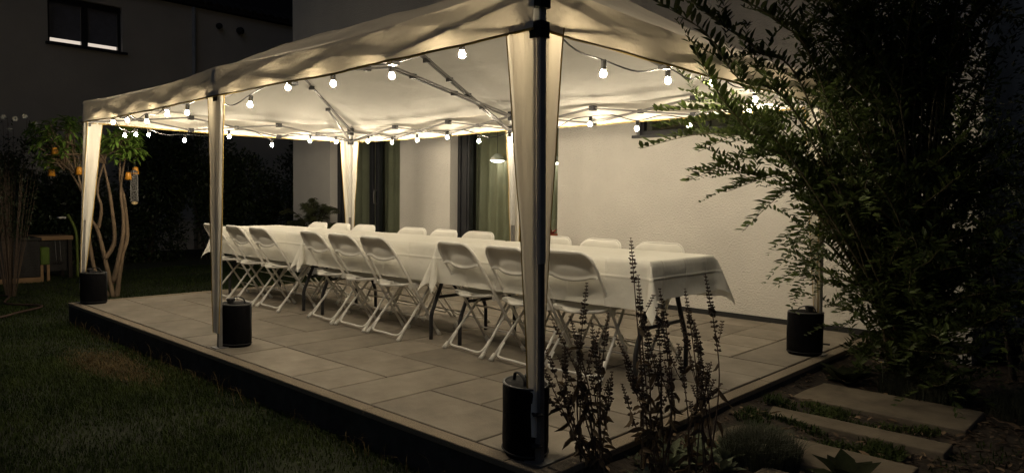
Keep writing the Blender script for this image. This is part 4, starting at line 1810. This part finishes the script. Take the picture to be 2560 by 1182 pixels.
# lanterns and feeder hung in the tree
for (x, y, z, lab) in ((-1.50, .985, 1.30, 'orange lantern cup hanging under the lit leaves, left of the bird feeder'), (-1.52, 1.075, 1.37, 'orange lantern cup hanging just above the bird feeder'),
                       (-2.05, .31, 1.33, 'small orange lantern low in the dark left part of the tree'), (-1.72, .515, 1.35, 'small orange lantern close to the far gazebo leg'), (-1.7, .26, 1.565, 'small orange lantern highest in the dark left part of the tree')):
    t = thing('hanging_lantern', lab, 'lantern', (x, y, z), 0, 'orange lanterns hung in the tree')
    q = MB()
    q.lathe([(.024, .045), (.030, .03), (.042, -.045), (.038, -.045), (.026, .028)], 14)
    q.build('shell', 'lantern_shell', t, smooth=True)
    q = MB()
    q.lathe([(.012, -.03), (.020, -.01), (.012, .02)], 10)
    q.build('light', 'lantern_glow', t, smooth=True)
    q = MB()
    q.tube([(0, 0, .045), (0, 0, .16)], .002, 4)
    q.build('cord', 'cable', t)
bf = thing('bird_feeder', 'wire cage bird feeder hanging below the lit leaves', 'bird feeder', (-1.5, 1.05, .95))
q = MB()
for i in range(14):
    a = i * math.pi / 7
    q.tube([(.042 * math.cos(a), .042 * math.sin(a), .04), (.042 * math.cos(a), .042 * math.sin(a), .40)], .0017, 4)
for k_ in range(12):
    z = .04 + k_ * .0327
    q.tube([(.042 * math.cos(t * math.pi / 8), .042 * math.sin(t * math.pi / 8), z) for t in range(17)], .0015, 4, cap=False)
q.build('wire_cage', 'wire', bf)
q = MB()
q.lathe([(.018, 0), (.036, .012), (.036, .03), (.02, .042)], 14)
q.build('seed_ball', 'seed_cake', bf, smooth=True)
q = MB()
q.lathe([(.044, .40), (.044, .41), (.01, .43)], 14)
q.build('lid', 'wire', bf, smooth=True)
q = MB()
q.tube([(0, 0, .43), (0, .01, .58)], .002, 4)
q.build('hanger', 'cable', bf)

# ================================================================== MAPLE by the house wall
mt_ = thing('cutleaf_maple', 'small fine-leaved maple in front of the house wall by the far door', 'small tree', (-1.75, 3.72, 0))
rm = random.Random(13)
q = MB()
q.lathe([(.13, 0), (.17, .28), (.18, .29), (.165, .30), (.12, .27)], 18)
q.build('pot', 'plinth', mt_, smooth=True)
MP, MD, MU, ML = [], [], [], []
q = MB()
for i in range(15):
    a = rm.uniform(0, 6.28)
    o_ = rm.uniform(.12, .55)
    e = Vector((math.cos(a) * o_ - .15, math.sin(a) * min(o_, .25), rm.uniform(.62, 1.05)))
    pts = spline([(0, 0, .26), (e.x * .35, e.y * .35, e.z * .75), tuple(e), (e.x * 1.25, e.y * 1.2, e.z - .05)], 6)
    q.tube(pts, [lerp(.010, .002, j / (len(pts) - 1)) for j in range(len(pts))], 5)
    for j in range(7, len(pts)):
        for _ in range(3):
            c_ = pts[j] + Vector((rm.uniform(-.04, .04), rm.uniform(-.04, .04), rm.uniform(-.02, .02)))
            a2 = rm.uniform(0, 6.28)
            for f_ in (-1.1, -.7, -.35, 0, .35, .7, 1.1):
                MP.append(tuple(c_))
                MD.append((math.cos(a2 + f_), math.sin(a2 + f_), -.45))
                MU.append((0, 0, 1))
                ML.append(.11 * (1 - .25 * abs(f_)))
q.build('branches', 'dark_wood', mt_, smooth=True)
leaf_cloud('foliage', MP, MD, MU, ML, np.array(ML) * .13, 'maple_leaf', mt_, simple=True)

# flower pot on a stand by the wide door
pt = thing('flower_pot', 'terracotta pot with red leaves beside the wide glass door', 'flower pot', (2.80, 3.88, 0))
q = MB()
q.lathe([(.10, .0), (.11, .02), (.035, .05), (.03, .50), (.11, .54), (.11, .56)], 16)
q.build('stand', 'plinth', pt, smooth=True)
q = MB()
q.lathe([(.06, .561), (.085, .68), (.095, .685), (.095, .70), (.08, .70)], 16)
q.build('pot', 'terracotta', pt, smooth=True)
for i in range(14):
    a = i * 2.4
    leaf_obj('leaf', 'red_leaf', .07 + .03 * (i % 3) * .5, .03, (.03 * math.cos(a), .03 * math.sin(a), .69), (math.cos(a), math.sin(a), .5 + .3 * (i % 3)), (0, 0, 1), pt)

# ================================================================== GARDEN KITCHEN CLUTTER (left)
wk = thing('play_kitchen_bench', 'dark garden bench with a pale timber top behind the far left leg', 'bench', (-4.5, .87, GZ))
q = MB()
q.box((-.25, -.25, .585), (.25, .25, .645))
q.build('worktop', 'pale_timber', wk, bevel=.004)
for sx in (-.21, .21):
    for sy in (-.21, .21):
        q = MB()
        q.box((sx - .025, sy - .025, 0), (sx + .025, sy + .025, .584))
        q.build('leg', 'dark_wood', wk)
q = MB()
q.box((-.22, -.235, .12), (.18, .235, .58))
q.build('cabinet', 'wicker', wk)
for dy in (.01, .07):
    q = MB()
    q.tube([(.255, dy, .57), (.262, dy, .56), (.262, dy + .01, .30), (.262, dy + .01, .24)], [.004, .004, .005, .016], 6)
    q.build('hanging_utensil', 'wire', wk, smooth=True)
wx_ = thing('wicker_chest', 'black woven storage chest on timber feet at the left edge', 'chest', (-4.3, .30, GZ))
q = MB()
q.box((-.3, -.42, .075), (.3, .33, .60))
ch = q.build('body', 'wicker', wx_, bevel=.01)
for k_ in range(11):
    q = MB()
    z = .10 + k_ * .045
    q.box((.300, -.415, z), (.306, .325, z + .034))
    q.build('woven_band', 'wicker', ch)
q = MB()
q.box((-.32, -.44, .601), (.32, .35, .64))
q.build('lid', 'wicker', wx_, bevel=.008)
q = MB()
q.box((.22, -.44, .0), (.31, .345, .072))
q.build('timber_foot', 'pale_timber', wx_, bevel=.004)
gch = thing('garden_stool', 'small stool with green cloth between the chest and the bench', 'stool', (-4.15, .70, GZ))
q = MB()
q.box((-.12, -.06, .24), (.12, .06, .50))
q.build('cushion', 'green_cloth', gch, bevel=.025)
for sy in (-.04, .04):
    q = MB()
    q.box((.06, sy - .018, 0), (.10, sy + .018, .239))
    q.build('leg', 'pale_timber', gch)
gp = thing('green_pole', 'bent green metal pole leaning by the far left leg', 'pole', (-4.4, 1.2, GZ))
q = MB()
q.tube(spline([(0, .01, 0), (0, .01, .35), (0, 0, .68), (0, -.06, .86), (0, -.11, .96)], 5), .02, 8)
q.build('tube', 'green_paint', gp, smooth=True)
q = MB()
q.box((-.05, -.24, .90), (.05, -.14, .925))
q.build('top_plate', 'cap_plastic', gp, bevel=.004)
hs = MB()
hs.tube(spline([(-2.6, -.22, GZ + .03), (-2.2, -.12, GZ + .05), (-1.7, -.25, GZ + .035), (-1.2, -.02, GZ + .04), (-.9, -.30, GZ + .035), (-.7, -.55, GZ + .03), (-1.0, -.9, GZ + .03)], 8), .011, 8)
tag(hs.build('garden_hose', 'hose', smooth=True), 'reddish garden hose lying in the grass at the left edge', 'hose')
